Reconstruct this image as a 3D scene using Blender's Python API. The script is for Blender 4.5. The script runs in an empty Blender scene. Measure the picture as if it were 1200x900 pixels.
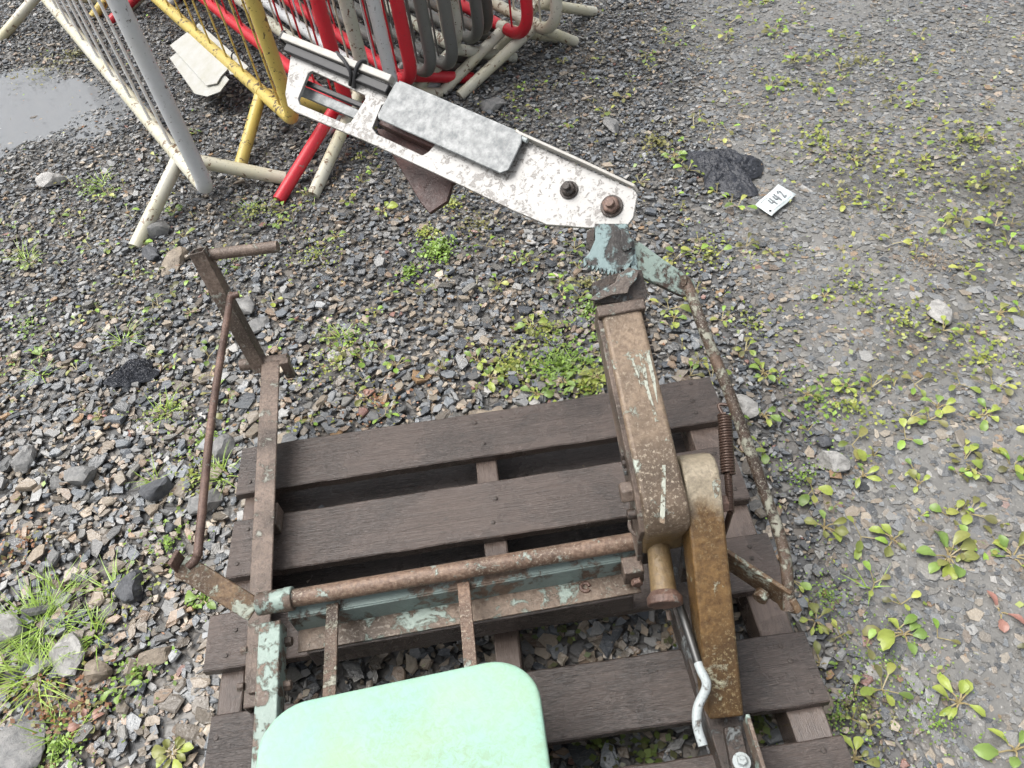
import bpy, bmesh, math, random
import numpy as np
from mathutils import Vector, Matrix, Quaternion
from mathutils.geometry import tessellate_polygon

random.seed(7); rng = np.random.default_rng(7)
scene = bpy.context.scene
col = scene.collection

# ------------------------------------------------------------------ camera, sky, sun, exposure
CAM_H = 1.705
def _n(v): return v / np.linalg.norm(v)
_X = _n(np.array([1032., -161., 0.])); _Y = _n(np.array([-161., -1032., 900.])); _Z = np.cross(_X, _Y)
_R = np.stack([_X, _Y, _Z])
cam_data = bpy.data.cameras.new('camera'); cam = bpy.data.objects.new('camera', cam_data); col.objects.link(cam)
cam_data.sensor_width = 36.0; cam_data.sensor_fit = 'HORIZONTAL'; cam_data.lens = 27.0
cam_data.clip_start = 0.02; cam_data.clip_end = 2000.0
_m = Matrix.Identity(4)
for i in range(3):
    _m[i][0] = _R[i][0]; _m[i][1] = -_R[i][1]; _m[i][2] = -_R[i][2]
_m[2][3] = CAM_H
cam.matrix_world = _m
scene.camera = cam

world = bpy.data.worlds.new('World'); scene.world = world; world.use_nodes = True
wn = world.node_tree.nodes; wl = world.node_tree.links
bg = wn['Background']
sky = wn.new('ShaderNodeTexSky'); sky.sky_type = 'NISHITA'; sky.sun_disc = False
SUN_EL, SUN_AZ = math.radians(64), math.radians(-75)      # azimuth measured from +Y towards +X
sky.sun_elevation = SUN_EL; sky.sun_rotation = SUN_AZ
sky.air_density = 1.0; sky.dust_density = 6.0; sky.ozone_density = 1.0
hs = wn.new('ShaderNodeHueSaturation'); hs.inputs['Saturation'].default_value = 0.22
wl.new(sky.outputs[0], hs.inputs['Color']); wl.new(hs.outputs[0], bg.inputs['Color'])
bg.inputs['Strength'].default_value = 0.15

sl = bpy.data.lights.new('sun', 'SUN'); sl.energy = 1.3; sl.angle = math.radians(42); sl.color = (1.0, 0.97, 0.93)
sun = bpy.data.objects.new('sun', sl); col.objects.link(sun)
sd = Vector((math.sin(SUN_AZ) * math.cos(SUN_EL), math.cos(SUN_AZ) * math.cos(SUN_EL), math.sin(SUN_EL)))
sun.rotation_euler = sd.to_track_quat('Z', 'Y').to_euler(); sun.location = sd * 20

scene.view_settings.view_transform = 'Standard'; scene.view_settings.look = 'None'
scene.view_settings.gamma = 1.0; scene.view_settings.use_curve_mapping = False
scene.view_settings.exposure = 0.7
scene.render.engine = 'CYCLES'
scene.cycles.max_bounces = 4; scene.cycles.diffuse_bounces = 2; scene.cycles.glossy_bounces = 2; scene.cycles.transparent_max_bounces = 6
scene.cycles.transmission_bounces = 2; scene.cycles.use_adaptive_sampling = True; scene.cycles.adaptive_threshold = .025; scene.cycles.caustics_reflective = False; scene.cycles.caustics_refractive = False

# ------------------------------------------------------------------ survey helpers
def at(px, py, z=0.0):
    """where the sight line of a photo point meets the height z (metres above the ground)"""
    d = _R @ np.array([px - 600., py - 450., 900.]); t = (z - CAM_H) / d[2]
    return Vector((d[0] * t, d[1] * t, z))
def on_plane(px, py, p0, n):
    d = Vector(_R @ np.array([px - 600., py - 450., 900.])); c = Vector((0, 0, CAM_H))
    return c + d * ((p0 - c).dot(n) / d.dot(n))

def project(P):
    c = (P - np.array([0, 0, CAM_H])) @ _R
    w = np.maximum(c[:, 2], 1e-3)
    return 600 + 900 * c[:, 0] / w, 450 + 900 * c[:, 1] / w, c[:, 2]

# ------------------------------------------------------------------ object helpers
def tag(o, label=None, cat=None, group=None, kind=None):
    if label: o['label'] = label
    if cat: o['category'] = cat
    if group: o['group'] = group
    if kind: o['kind'] = kind
    return o

ORIG = {}
def empty(name, loc=(0, 0, 0), rz=0.0):
    o = bpy.data.objects.new(name, None); col.objects.link(o)
    o.location = loc; o.rotation_euler = (0, 0, rz); o.empty_display_size = 0.05
    ORIG[o.name] = Vector(loc)
    return o

class MB:
    def __init__(s): s.v = []; s.f = []
    def add(s, vs, fs):
        b = len(s.v); s.v += [Vector(p) for p in vs]; s.f += [[i + b for i in f] for f in fs]; return s
    def box(s, c, u, v, w):
        """centre and three half-extent vectors"""
        c, u, v, w = Vector(c), Vector(u), Vector(v), Vector(w)
        p = [c + u * a + v * b + w * d for d in (-1, 1) for b in (-1, 1) for a in (-1, 1)]
        fs = [[0, 2, 3, 1], [4, 5, 7, 6], [0, 1, 5, 4], [2, 6, 7, 3], [0, 4, 6, 2], [1, 3, 7, 5]]
        if u.cross(v).dot(w) < 0: fs = [f[::-1] for f in fs]
        return s.add(p, fs)
    def bar(s, a, b, w, h, up=(0, 0, 1)):
        """rectangular bar from a to b, w wide across, h along 'up'"""
        a, b = Vector(a), Vector(b); d = (b - a); l = d.length; d.normalize()
        side = d.cross(Vector(up)).normalized(); upv = side.cross(d).normalized()
        return s.box((a + b) / 2, d * l / 2, side * w / 2, upv * h / 2)
    def tube(s, pts, r, n=12, cap=True, hollow=0.0):
        pts = [Vector(p) for p in pts]; N = len(pts)
        rs = r if isinstance(r, (list, tuple)) else [r] * N
        t0 = (pts[1] - pts[0]).normalized()
        ref = Vector((0, 0, 1)) if abs(t0.z) < .9 else Vector((1, 0, 0))
        nrm = t0.cross(ref).normalized()
        vs = []; prev = t0
        for i, p in enumerate(pts):
            a = pts[max(i - 1, 0)]; b = pts[min(i + 1, N - 1)]; t = (b - a).normalized()
            q = prev.rotation_difference(t); nrm = q @ nrm; prev = t
            bn = t.cross(nrm)
            for k in range(n):
                A = 2 * math.pi * k / n
                vs.append(p + (nrm * math.cos(A) + bn * math.sin(A)) * rs[i])
        fs = [[i * n + k, i * n + (k + 1) % n, (i + 1) * n + (k + 1) % n, (i + 1) * n + k] for i in range(N - 1) for k in range(n)]
        if cap: fs += [[k for k in range(n)][::-1], [(N - 1) * n + k for k in range(n)]]
        return s.add(vs, fs)
    def prism(s, poly, holes, n, thick):
        """planar polygon (3-D points) with holes, extruded by thick against its normal n"""
        n = Vector(n).normalized(); loops = [[Vector(p) for p in poly]] + [[Vector(p) for p in h] for h in holes]
        tri = tessellate_polygon(loops); flat = [p for l in loops for p in l]; M = len(flat)
        vs = flat + [p - n * thick for p in flat]; fs = []
        for t in tri:
            a, b, c = (flat[i] for i in t)
            t = list(t) if (b - a).cross(c - a).dot(n) > 0 else list(t)[::-1]
            fs.append(t); fs.append([i + M for i in t][::-1])
        base = 0
        for li, l in enumerate(loops):
            K = len(l); area = Vector()
            for i in range(K): area += l[i].cross(l[(i + 1) % K])
            ccw = area.dot(n) > 0
            for i in range(K):
                a, b = base + i, base + (i + 1) % K
                q = [a, a + M, b + M, b]
                fs.append(q if (ccw == (li == 0)) else q[::-1])
            base += K
        return s.add(vs, fs)
    def build(s, name, mat, parent=None, bevel=0.0, smooth=35, local=False, seg=2):
        me = bpy.data.meshes.new(name)
        off = Vector((0, 0, 0))
        if parent is not None and not local:
            p = parent
            while p.parent is not None: p = p.parent
            off = ORIG.get(p.name, Vector((0, 0, 0)))
        me.from_pydata([tuple(p - off) for p in s.v], [], s.f)
        bm = bmesh.new(); bm.from_mesh(me); bmesh.ops.recalc_face_normals(bm, faces=bm.faces); bm.to_mesh(me); bm.free()
        if smooth:
            me.shade_smooth(); me.set_sharp_from_angle(angle=math.radians(smooth))
        o = bpy.data.objects.new(name, me); col.objects.link(o)
        if mat is not None: me.materials.append(mat)
        if parent is not None: o.parent = parent
        if bevel:
            b = o.modifiers.new('bevel', 'BEVEL'); b.width = bevel; b.segments = seg; b.limit_method = 'ANGLE'; b.angle_limit = math.radians(40)
        return o

def hexhead(c, n, r, h, mb=None):
    mb = mb or MB(); n = Vector(n).normalized(); c = Vector(c)
    return mb.tube([c, c + n * h * .8, c + n * h], [r, r, r * .86], n=6)
def arc(c, u, v, r, a0, a1, k):
    return [Vector(c) + Vector(u) * r * math.cos(a0 + (a1 - a0) * i / k) + Vector(v) * r * math.sin(a0 + (a1 - a0) * i / k) for i in range(k + 1)]
def smooth_path(pts, k=6):
    pts = [Vector(p) for p in pts]; out = []
    for i in range(len(pts) - 1):
        p0 = pts[max(i - 1, 0)]; p1 = pts[i]; p2 = pts[i + 1]; p3 = pts[min(i + 2, len(pts) - 1)]
        for j in range(k):
            t = j / k
            out.append(.5 * ((2 * p1) + (p2 - p0) * t + (2 * p0 - 5 * p1 + 4 * p2 - p3) * t * t + (3 * p1 - p0 - 3 * p2 + p3) * t ** 3))
    out.append(pts[-1]); return out

# ------------------------------------------------------------------ materials
class NT:
    def __init__(s, name):
        s.m = bpy.data.materials.new(name); s.m.use_nodes = True; s.t = s.m.node_tree; s.n = s.t.nodes; s.p = s.n['Principled BSDF']
        s.tc = s.n.new('ShaderNodeTexCoord')
    def link(s, a, b): s.t.links.new(a, b)
    def noise(s, scale, detail=6, rough=.6, vec=None, dist=0.0):
        t = s.n.new('ShaderNodeTexNoise'); t.inputs['Scale'].default_value = scale; t.inputs['Detail'].default_value = detail
        t.inputs['Roughness'].default_value = rough; t.inputs['Distortion'].default_value = dist
        s.link(vec if vec is not None else s.tc.outputs['Object'], t.inputs['Vector']); return t.outputs['Fac']
    def voro(s, scale, feature='F1', out='Distance', vec=None, rnd=1.0):
        t = s.n.new('ShaderNodeTexVoronoi'); t.feature = feature; t.inputs['Scale'].default_value = scale; t.inputs['Randomness'].default_value = rnd
        s.link(vec if vec is not None else s.tc.outputs['Object'], t.inputs['Vector']); return t.outputs[out]
    def mapping(s, scale, src=None):
        m = s.n.new('ShaderNodeMapping'); m.inputs['Scale'].default_value = scale
        s.link(src if src is not None else s.tc.outputs['Object'], m.inputs['Vector']); return m.outputs[0]
    def ramp(s, fac, stops, interp='LINEAR'):
        r = s.n.new('ShaderNodeValToRGB'); r.color_ramp.interpolation = interp; e = r.color_ramp.elements
        while len(e) < len(stops): e.new(.5)
        for k, (p, c) in zip(e, stops):
            k.position = p; k.color = (c, c, c, 1) if isinstance(c, (int, float)) else (*c, 1)
        s.link(fac, r.inputs[0]); return r.outputs[0]
    def mix(s, fac, a, b, mode='MIX'):
        x = s.n.new('ShaderNodeMix'); x.data_type = 'RGBA'; x.blend_type = mode
        for sock, val in ((x.inputs[0], fac), (x.inputs[6], a), (x.inputs[7], b)):
            if hasattr(val, 'links'): s.link(val, sock)
            elif isinstance(val, (int, float)): sock.default_value = val if sock.type == "VALUE" else (val, val, val, 1)
            else: sock.default_value = (*val, 1)
        return x.outputs[2]
    def math(s, op, a, b=0.0):
        x = s.n.new('ShaderNodeMath'); x.operation = op
        for sock, val in ((x.inputs[0], a), (x.inputs[1], b)):
            if hasattr(val, 'links'): s.link(val, sock)
            else: sock.default_value = val
        return x.outputs[0]
    def bump(s, h, strength=.4, dist=.004):
        b = s.n.new('ShaderNodeBump'); b.inputs['Strength'].default_value = strength; b.inputs['Distance'].default_value = dist
        s.link(h, b.inputs['Height']); s.link(b.outputs[0], s.p.inputs['Normal'])
    def set(s, color=None, rough=None, metal=None):
        for key, v in (('Base Color', color), ('Roughness', rough), ('Metallic', metal)):
            if v is None: continue
            k = s.p.inputs[key]
            if hasattr(v, 'links'): s.link(v, k)
            elif isinstance(v, (int, float)): k.default_value = v
            else: k.default_value = (*v, 1)

def M_painted(name, paint, cover, rust_a=(.16, .075, .035), rust_b=(.30, .19, .11), scale=22, wet=.45, fleck=(.45, .40, .34), fleck_amt=.25, patchy=None):
    """old paint over rusty steel; cover 0..1 = how much paint is left"""
    t = NT(name)
    n1 = t.noise(scale, 8, .68, dist=.4); n2 = t.noise(scale * 5, 6, .7); n3 = t.noise(scale * .35, 3, .5)
    rust = t.mix(t.ramp(n2, [(.38, 0), (.62, 1)]), rust_a, rust_b)
    dk = t.mix(t.ramp(n3, [(.38, 0), (.66, 1)]), rust, tuple(c * .5 for c in rust_a))
    fl = t.math('MULTIPLY', t.ramp(t.noise(scale * 9, 3, .8), [(.54, 0), (.66, 1)]), t.ramp(n3, [(.36, .15), (.62, 1.3)]))
    rust2 = t.mix(t.math('MULTIPLY', fl, fleck_amt), dk, fleck)
    e = 1 - cover
    mask = t.ramp(t.math('ADD', t.math('MULTIPLY', n1, .75), t.math('MULTIPLY', n2, .25)), [(max(.02, .36 + .28 * e - .025), 0), (min(.98, .36 + .28 * e + .025), 1)])
    dirt = t.mix(t.ramp(t.noise(scale * .8, 6, .7), [(.35, 0), (.75, .55)]), paint, tuple(c * .62 + .03 for c in paint))
    c = t.mix(mask, rust2, dirt)
    if patchy:                                   # one end coloured differently by height: (colour, height from, height to)
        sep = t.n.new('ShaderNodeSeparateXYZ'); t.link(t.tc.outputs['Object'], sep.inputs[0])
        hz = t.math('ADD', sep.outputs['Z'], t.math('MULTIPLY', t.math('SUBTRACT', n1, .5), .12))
        mr = t.n.new('ShaderNodeMapRange'); mr.inputs[1].default_value = patchy[1]; mr.inputs[2].default_value = patchy[2]; t.link(hz, mr.inputs[0])
        wc = t.mix(t.ramp(n2, [(.38, 0), (.62, 1)]), tuple(x * .6 for x in patchy[0]), patchy[0])
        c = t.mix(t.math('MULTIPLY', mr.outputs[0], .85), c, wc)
    t.set(c, t.ramp(n2, [(.3, wet - .12), (.7, wet + .2)]), t.math('MULTIPLY', t.math('SUBTRACT', 1.0, mask), .12))
    t.bump(t.math('ADD', t.math('MULTIPLY', mask, .5), t.math('MULTIPLY', n2, .8)), .8, .003)
    return t.m

MINT = (.27, .345, .305)
m_mint = M_painted('mint_paint_rusty', MINT, .50, (.11, .075, .055), (.25, .185, .14), scale=16, fleck=(.5, .5, .45))
m_mint_dull = M_painted('mint_paint_dull', (.175, .225, .21), .60, (.10, .07, .05), (.20, .145, .11), scale=13)
m_rail = M_painted('rusty_rail', (.27, .27, .23), .22, (.105, .075, .058), (.23, .175, .14), 26)
m_shaft = M_painted('rusty_shaft', (.36, .41, .36), .16, (.115, .07, .048), (.255, .175, .125), 24, .38, (.52, .46, .36), .65)
m_cast = M_painted('rusty_casting', (.38, .42, .36), .13, (.155, .108, .072), (.275, .205, .142), 18, .42, (.50, .43, .33), .5, patchy=((.20, .135, .06), .315, .275))
m_ochre = M_painted('ochre_rust_post', (.34, .33, .23), .12, (.090, .047, .016), (.170, .097, .033), 17, .36, (.36, .29, .16), .5, patchy=((.37, .32, .235), .325, .355))
m_flange = M_painted('flange_dull', (.27, .33, .29), .34, (.12, .085, .06), (.25, .19, .145), 16, .42, (.42, .38, .32), .4)
m_leverR = M_painted('lever_brown_rust', (.36, .39, .32), .30, (.105, .062, .035), (.235, .155, .085), 18, .4, (.5, .48, .4), .4)
m_rod = M_painted('rod_worn', (.27, .265, .21), .36, (.080, .050, .034), (.175, .12, .085), 30, .42, (.5, .48, .4), .45)
m_redrust = M_painted('red_rust', (.28, .27, .24), .07, (.11, .062, .048), (.225, .145, .11), 30, .42, (.36, .25, .2), .3)
m_streak = M_painted('old_paint_streak', (.42, .44, .37), .62, (.2, .14, .09), (.33, .25, .17), 60)
m_maroon = M_painted('maroon_rust', (.2, .15, .13), .05, (.06, .026, .022), (.12, .055, .045), 24, .4, (.2, .15, .13), .2)
m_dark = M_painted('dark_oily_steel', (.12, .13, .13), .3, (.035, .027, .022), (.085, .062, .05), 30, .35, (.2, .18, .17), .2)
m_sector = M_painted('sector_mint_chipped', (.24, .325, .325), .56, (.075, .068, .064), (.145, .125, .112), 15, .42, (.3, .3, .28), .2)

m_pawl = M_painted('pawl_worn', (.27, .36, .35), .34, (.13, .105, .09), (.27, .22, .185), 22, .42, (.4, .36, .32), .4)
def M_head():
    t = NT('white_speckled_paint')
    v = t.noise(75, 5, .75, dist=.6); big = t.noise(9, 4, .6)
    thr = t.math('ADD', v, t.math('MULTIPLY', t.math('SUBTRACT', big, .5), .45))
    mask = t.ramp(thr, [(.535, 0), (.595, 1)])
    paint = t.mix(t.noise(30, 5, .6), (.30, .293, .28), (.40, .39, .37))
    c = t.mix(mask, paint, t.mix(t.noise(60, 3), (.06, .055, .05), (.24, .22, .20)))
    t.set(c, .42); t.bump(mask, .35, .0012); t.p.inputs['Coat Weight'].default_value = .15; return t.m
m_head = M_head()
def M_galv():
    t = NT('galvanised_sheet')
    v = t.voro(42, 'SMOOTH_F1', 'Color'); n = t.noise(48, 6, .72, dist=.15)
    c = t.mix(t.ramp(n, [(.36, 0), (.64, 1)]), (.12, .13, .134), (.265, .275, .275))
    sp = t.ramp(t.noise(13, 5, .8), [(.54, 0), (.68, 1)])
    c = t.mix(t.math('MULTIPLY', sp, .6), c, (.17, .18, .18))
    t.set(c, t.ramp(n, [(.3, .55), (.7, .42)]), .1); t.bump(n, .15, .001); return t.m
m_galv = M_galv()
def M_seat():
    t = NT('pale_mint_seat')
    n = t.noise(7, 5, .6); n2 = t.noise(70, 6, .75, dist=.6); n3 = t.noise(2.2, 2, .5)
    c = t.mix(t.ramp(n, [(.3, 0), (.7, 1)]), (.255, .455, .385), (.30, .46, .345))
    gr = t.math('MULTIPLY', t.ramp(n2, [(.42, 0), (.60, .75)]), t.ramp(n3, [(.38, .15), (.60, .9)]))
    c = t.mix(gr, c, (.20, .25, .12))
    sm_ = t.ramp(t.noise(3.4, 4, .65, dist=1.2), [(.46, 0), (.66, .5)]); c = t.mix(sm_, c, (.27, .38, .24))
    scr = t.ramp(t.noise(55, 3, .8, t.mapping((.25, 6, 1)), .6), [(.64, 0), (.70, .45)]); c = t.mix(scr, c, (.20, .30, .21))
    arcs = t.n.new('ShaderNodeTexWave'); arcs.wave_type = 'RINGS'; arcs.rings_direction = 'Z'; arcs.inputs['Scale'].default_value = 30; arcs.inputs['Distortion'].default_value = 3.0
    t.link(t.tc.outputs['Object'], arcs.inputs['Vector'])
    c = t.mix(t.math('MULTIPLY', t.ramp(arcs.outputs['Fac'], [(.80, 0), (.97, .14)]), n3), c, (.22, .29, .16))
    fl = t.ramp(t.voro(95, 'F1'), [(.035, 1), (.06, 0)])
    c = t.mix(t.math('MULTIPLY', fl, t.ramp(t.noise(14), [(.58, 0), (.66, 1)])), c, (.06, .07, .05))
    t.set(c, .5); t.p.inputs['Specular IOR Level'].default_value = .3; t.bump(n2, .2, .0018); return t.m
m_seat = M_seat()
def M_simple(name, c, rough, metal=0.0, var=.3, scale=40, bump=.2):
    t = NT(name); n = t.noise(scale, 5, .65)
    t.set(t.mix(n, tuple(x * (1 - var) for x in c), tuple(min(1, x * (1 + var)) for x in c)), rough, metal)
    if bump: t.bump(n, bump, .001)
    return t.m
m_bright = M_painted('worn_bright_steel', (.40, .44, .44), .78, (.16, .14, .12), (.34, .32, .29), 34, .28, (.6, .6, .58), .5)
m_thread = M_simple('dark_thread_steel', (.07, .07, .068), .38, .6)
m_rubber = M_simple('black_rubber', (.018, .018, .02), .5)
m_cream = M_simple('cream_strip', (.36, .345, .315), .45, 0, .3, 60)
m_spring = M_simple('spring_brown', (.075, .045, .033), .42, .3)
m_black = M_simple('shadow_dark', (.02, .017, .015), .6)

def M_barrier(name, paint, chip=.10, dirt=(.30, .29, .22), dirt_amt=.5, under=(.20, .10, .05)):
    t = NT(name)
    n1 = t.noise(28, 7, .7, dist=.5); n2 = t.noise(5, 4, .6); n3 = t.noise(90, 5, .7)
    c = t.mix(t.math('MULTIPLY', t.ramp(n2, [(.42, 0), (.70, 1)]), dirt_amt), paint, dirt)
    c = t.mix(t.ramp(n3, [(.3, 0), (.8, .25)]), c, tuple(x * .6 for x in paint))
    m = t.ramp(n1, [(.635 - chip * .6, 0), (.66 - chip * .6, 1)])
    sp = t.ramp(t.noise(75, 3, .7), [(.66, 0), (.70, .8)])
    c = t.mix(sp, c, (.07, .055, .04))
    c = t.mix(m, c, t.mix(n3, under, (.05, .04, .035)))
    t.set(c, t.ramp(n2, [(.3, .28), (.7, .46)])); t.bump(t.math('SUBTRACT', 1.0, m), .3, .0012); return t.m
BM = {
    'white': M_barrier('barrier_white', (.56, .545, .465), .09, (.50, .46, .26), .75, (.26, .16, .08)),
    'clean': M_barrier('barrier_clean_white', (.58, .595, .61), .05, (.52, .52, .48), .5, (.22, .2, .18)),
    'bright': M_barrier('barrier_bright_white', (.78, .78, .77), .0, (.66, .66, .63), .3),
    'dirty': M_barrier('barrier_dirty_white', (.50, .50, .44), .12, (.33, .34, .20), .7),
    'yellow': M_barrier('barrier_yellow', (.58, .45, .12), .10, (.42, .34, .12), .5, (.10, .06, .03)),
    'red': M_barrier('barrier_red', (.56, .020, .035), .01, (.40, .03, .04), .4, (.35, .25, .22)),
    'grey': M_barrier('barrier_grey', (.125, .13, .125), .02, (.20, .19, .16), .5),
    'darkgrey': M_barrier('barrier_dark_grey', (.085, .082, .075), .06, (.16, .12, .08), .5),
}

def M_wood(name, a, b, seed):
    t = NT(name)
    oi = t.n.new('ShaderNodeObjectInfo')
    sh = t.n.new('ShaderNodeVectorMath'); sh.operation = 'ADD'; t.link(t.tc.outputs['Object'], sh.inputs[0])
    sc = t.n.new('ShaderNodeMath'); sc.operation = 'MULTIPLY'; sc.inputs[1].default_value = 37.0; t.link(oi.outputs['Random'], sc.inputs[0]); t.link(sc.outputs[0], sh.inputs[1])
    v = t.mapping(seed, sh.outputs[0])
    g = t.noise(16, 8, .7, v, .8); f = t.noise(70, 5, .7, v, .4); blot = t.noise(6, 5, .6, sh.outputs[0], .5); fib = t.noise(130, 4, .7, v)
    c = t.mix(t.ramp(g, [(.28, 0), (.72, 1)]), a, b)
    c = t.mix(t.ramp(blot, [(.42, 0), (.60, .75)]), c, tuple(x * .48 for x in a))
    c = t.mix(t.ramp(f, [(.58, 0), (.72, .8)]), c, tuple(x * .25 for x in a))
    tone = t.mix(oi.outputs['Random'], .65, 1.3); c = t.mix(1.0, c, tone, 'MULTIPLY')
    dirt = t.ramp(t.noise(38, 5, .75, sh.outputs[0], 1.0), [(.60, 0), (.68, .7)]); c = t.mix(dirt, c, (.03, .024, .02))
    c = t.mix(t.ramp(fib, [(.50, 0), (.66, .5)]), c, (.19, .15, .13))
    t.set(c, t.ramp(blot, [(.36, .42), (.58, .13)])); t.bump(t.math('ADD', t.math('ADD', g, t.math('MULTIPLY', f, .6)), t.math('MULTIPLY', fib, .3)), .55, .0035); return t.m
m_wood = M_wood('wet_dark_plank', (.036, .026, .021), (.086, .063, .052), (.5, 9, 9))
m_woodY = M_wood('wet_bearer', (.080, .058, .047), (.155, .116, .096), (9, .5, 9))
m_woodlow = M_wood('wet_low_plank', (.032, .026, .023), (.065, .053, .048), (.5, 9, 9))

def M_stone_attr(name):
    """slate chips: each chip carries its own stone colour"""
    t = NT(name)
    at_ = t.n.new('ShaderNodeAttribute'); at_.attribute_name = 'Col'
    n = t.noise(90, 3, .7); v = t.noise(9, 2, .6)
    c = t.mix(t.ramp(n, [(.30, 0), (.75, .5)]), at_.outputs['Color'], t.mix(.5, at_.outputs['Color'], (.03, .03, .032)))
    vein = t.ramp(t.noise(38, 3, .8, t.mapping((1, 5, 2)), 1.2), [(.575, 0), (.62, .5), (.67, 0)])
    c = t.mix(vein, c, (.30, .29, .275))
    t.set(c, t.ramp(v, [(.35, .12), (.65, .38)])); t.bump(n, .8, .004); return t.m
m_gravel = M_stone_attr('slate_chips')
def M_stone_obj(name, stops):
    t = NT(name); oi = t.n.new('ShaderNodeObjectInfo')
    base = t.ramp(oi.outputs['Random'], stops, 'CONSTANT')
    n = t.noise(70, 5, .7); v = t.noise(14, 4, .6)
    c = t.mix(t.ramp(n, [(.25, 0), (.8, .6)]), base, t.mix(.55, base, (.03, .03, .03)))
    t.set(c, t.ramp(v, [(.35, .24), (.65, .56)])); t.bump(n, .5, .002); return t.m
SLATE = [(.098, .108, .118), (.125, .136, .145), (.165, .172, .176), (.070, .078, .088), (.200, .200, .194), (.140, .136, .124), (.150, .152, .150)]
BROWN = [(.235, .195, .148), (.200, .166, .128), (.275, .235, .182), (.215, .160, .115), (.175, .150, .120)]
_st = SLATE + BROWN[:4] + [(.10, .11, .125), (.28, .275, .26)]
m_stone = M_stone_obj('slate_stone', [(i / len(_st), c) for i, c in enumerate(_st)])
def M_rock(name, a, b, c2=None):
    t = NT(name); n = t.noise(26, 8, .72, dist=.5); n2 = t.noise(120, 4, .7)
    c = t.mix(t.ramp(n, [(.34, 0), (.62, 1)]), a, b)
    c = t.mix(t.ramp(n2, [(.55, 0), (.72, .6)]), c, c2 or tuple(x * .4 for x in a))
    t.set(c, .55); t.bump(t.math('ADD', n, t.math('MULTIPLY', n2, .4)), .8, .006); return t.m
m_rockw = M_rock('pale_rock', (.20, .195, .185), (.45, .44, .42))
m_rockg = M_rock('grey_rock', (.13, .133, .135), (.27, .266, .255))
m_rockd = M_rock('dark_rock', (.045, .048, .055), (.11, .115, .125))
m_rockb = M_rock('brown_rock', (.16, .13, .10), (.30, .25, .19))

def M_ground():
    t = NT('wet_slate_ground')
    at_ = t.n.new('ShaderNodeAttribute'); at_.attribute_name = 'mud'
    n = t.noise(9, 6, .65); f = t.noise(60, 6, .7); v = t.voro(32, 'F1', 'Color'); d = t.voro(32, 'DISTANCE_TO_EDGE')
    bw = t.n.new('ShaderNodeRGBToBW'); t.link(v, bw.inputs[0])
    stone = t.ramp(bw.outputs[0], [(.2, (.06, .06, .06)), (.45, (.10, .10, .10)), (.62, (.14, .125, .108)), (.8, (.17, .165, .155))])
    stone = t.mix(t.ramp(d, [(.02, .85), (.10, 0)]), stone, (.045, .042, .038))
    mud = t.mix(t.ramp(n, [(.3, 0), (.7, 1)]), (.165, .162, .152), (.225, .220, .206))
    grit = t.ramp(f, [(.3, 0), (.75, .6)])
    mud = t.mix(grit, mud, (.105, .103, .098))
    pb = t.ramp(t.voro(75, 'F1'), [(.10, .5), (.34, 0)])
    mud = t.mix(pb, mud, (.20, .19, .175))
    t.set(t.mix(at_.outputs['Fac'], stone, mud), t.mix(at_.outputs['Fac'], .6, t.ramp(n, [(.40, .04), (.62, .22)])))
    t.bump(t.math('ADD', t.math('MULTIPLY', f, .5), t.math('ADD', t.math('MULTIPLY', t.ramp(d, [(0, 0), (.15, 1)]), t.math('SUBTRACT', 1.0, at_.outputs['Fac'])), pb)), .45, .006)
    return t.m
m_ground = M_ground()
def M_water(name, murk, amt):
    t = NT(name); out = t.n['Material Output']
    tr = t.n.new('ShaderNodeBsdfTransparent'); tr.inputs[0].default_value = (.95, .95, .94, 1)
    df = t.n.new('ShaderNodeBsdfDiffuse'); df.inputs[0].default_value = (*murk, 1)
    gl = t.n.new('ShaderNodeBsdfGlossy'); gl.inputs['Roughness'].default_value = .03
    b = t.n.new('ShaderNodeBump'); b.inputs['Strength'].default_value = .12; b.inputs['Distance'].default_value = .003
    t.link(t.noise(30, 3, .5), b.inputs['Height']); t.link(b.outputs[0], gl.inputs['Normal'])
    fr = t.n.new('ShaderNodeFresnel'); fr.inputs['IOR'].default_value = 1.33; t.link(b.outputs[0], fr.inputs['Normal'])
    m1 = t.n.new('ShaderNodeMixShader'); m1.inputs[0].default_value = amt; t.link(tr.outputs[0], m1.inputs[1]); t.link(df.outputs[0], m1.inputs[2])
    m2 = t.n.new('ShaderNodeMixShader'); t.link(fr.outputs[0], m2.inputs[0]); t.link(m1.outputs[0], m2.inputs[1]); t.link(gl.outputs[0], m2.inputs[2])
    t.link(m2.outputs[0], out.inputs['Surface']); return t.m
m_water = M_water('puddle_water', (.29, .305, .32), .60)
m_film = M_water('water_film', (.24, .235, .225), .10)

def M_leaf(name, a, b, spots=(.25, .20, .05)):
    t = NT(name); oi = t.n.new('ShaderNodeObjectInfo'); n = t.noise(55, 4, .6)
    f = t.math('ADD', t.math('MULTIPLY', oi.outputs['Random'], .6), t.math('MULTIPLY', n, .4))
    c = t.mix(f, a, b); c = t.mix(t.ramp(t.noise(120, 4, .7), [(.56, 0), (.70, .7)]), c, spots)
    t.set(c, .36); t.p.inputs['Subsurface Weight'].default_value = 0; t.bump(n, .3, .001); return t.m
m_leaf_g = M_leaf('leaf_green', (.11, .19, .04), (.22, .32, .08))
m_leaf_y = M_leaf('leaf_yellow_green', (.22, .29, .05), (.33, .38, .08), (.17, .11, .04))
m_leaf_o = M_leaf('leaf_olive', (.13, .15, .04), (.24, .25, .07), (.12, .06, .03))
m_leaf_r = M_leaf('leaf_red', (.27, .12, .10), (.33, .20, .15), (.2, .05, .03))
m_stem = M_leaf('stem_pale', (.28, .22, .10), (.36, .30, .17))
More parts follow.
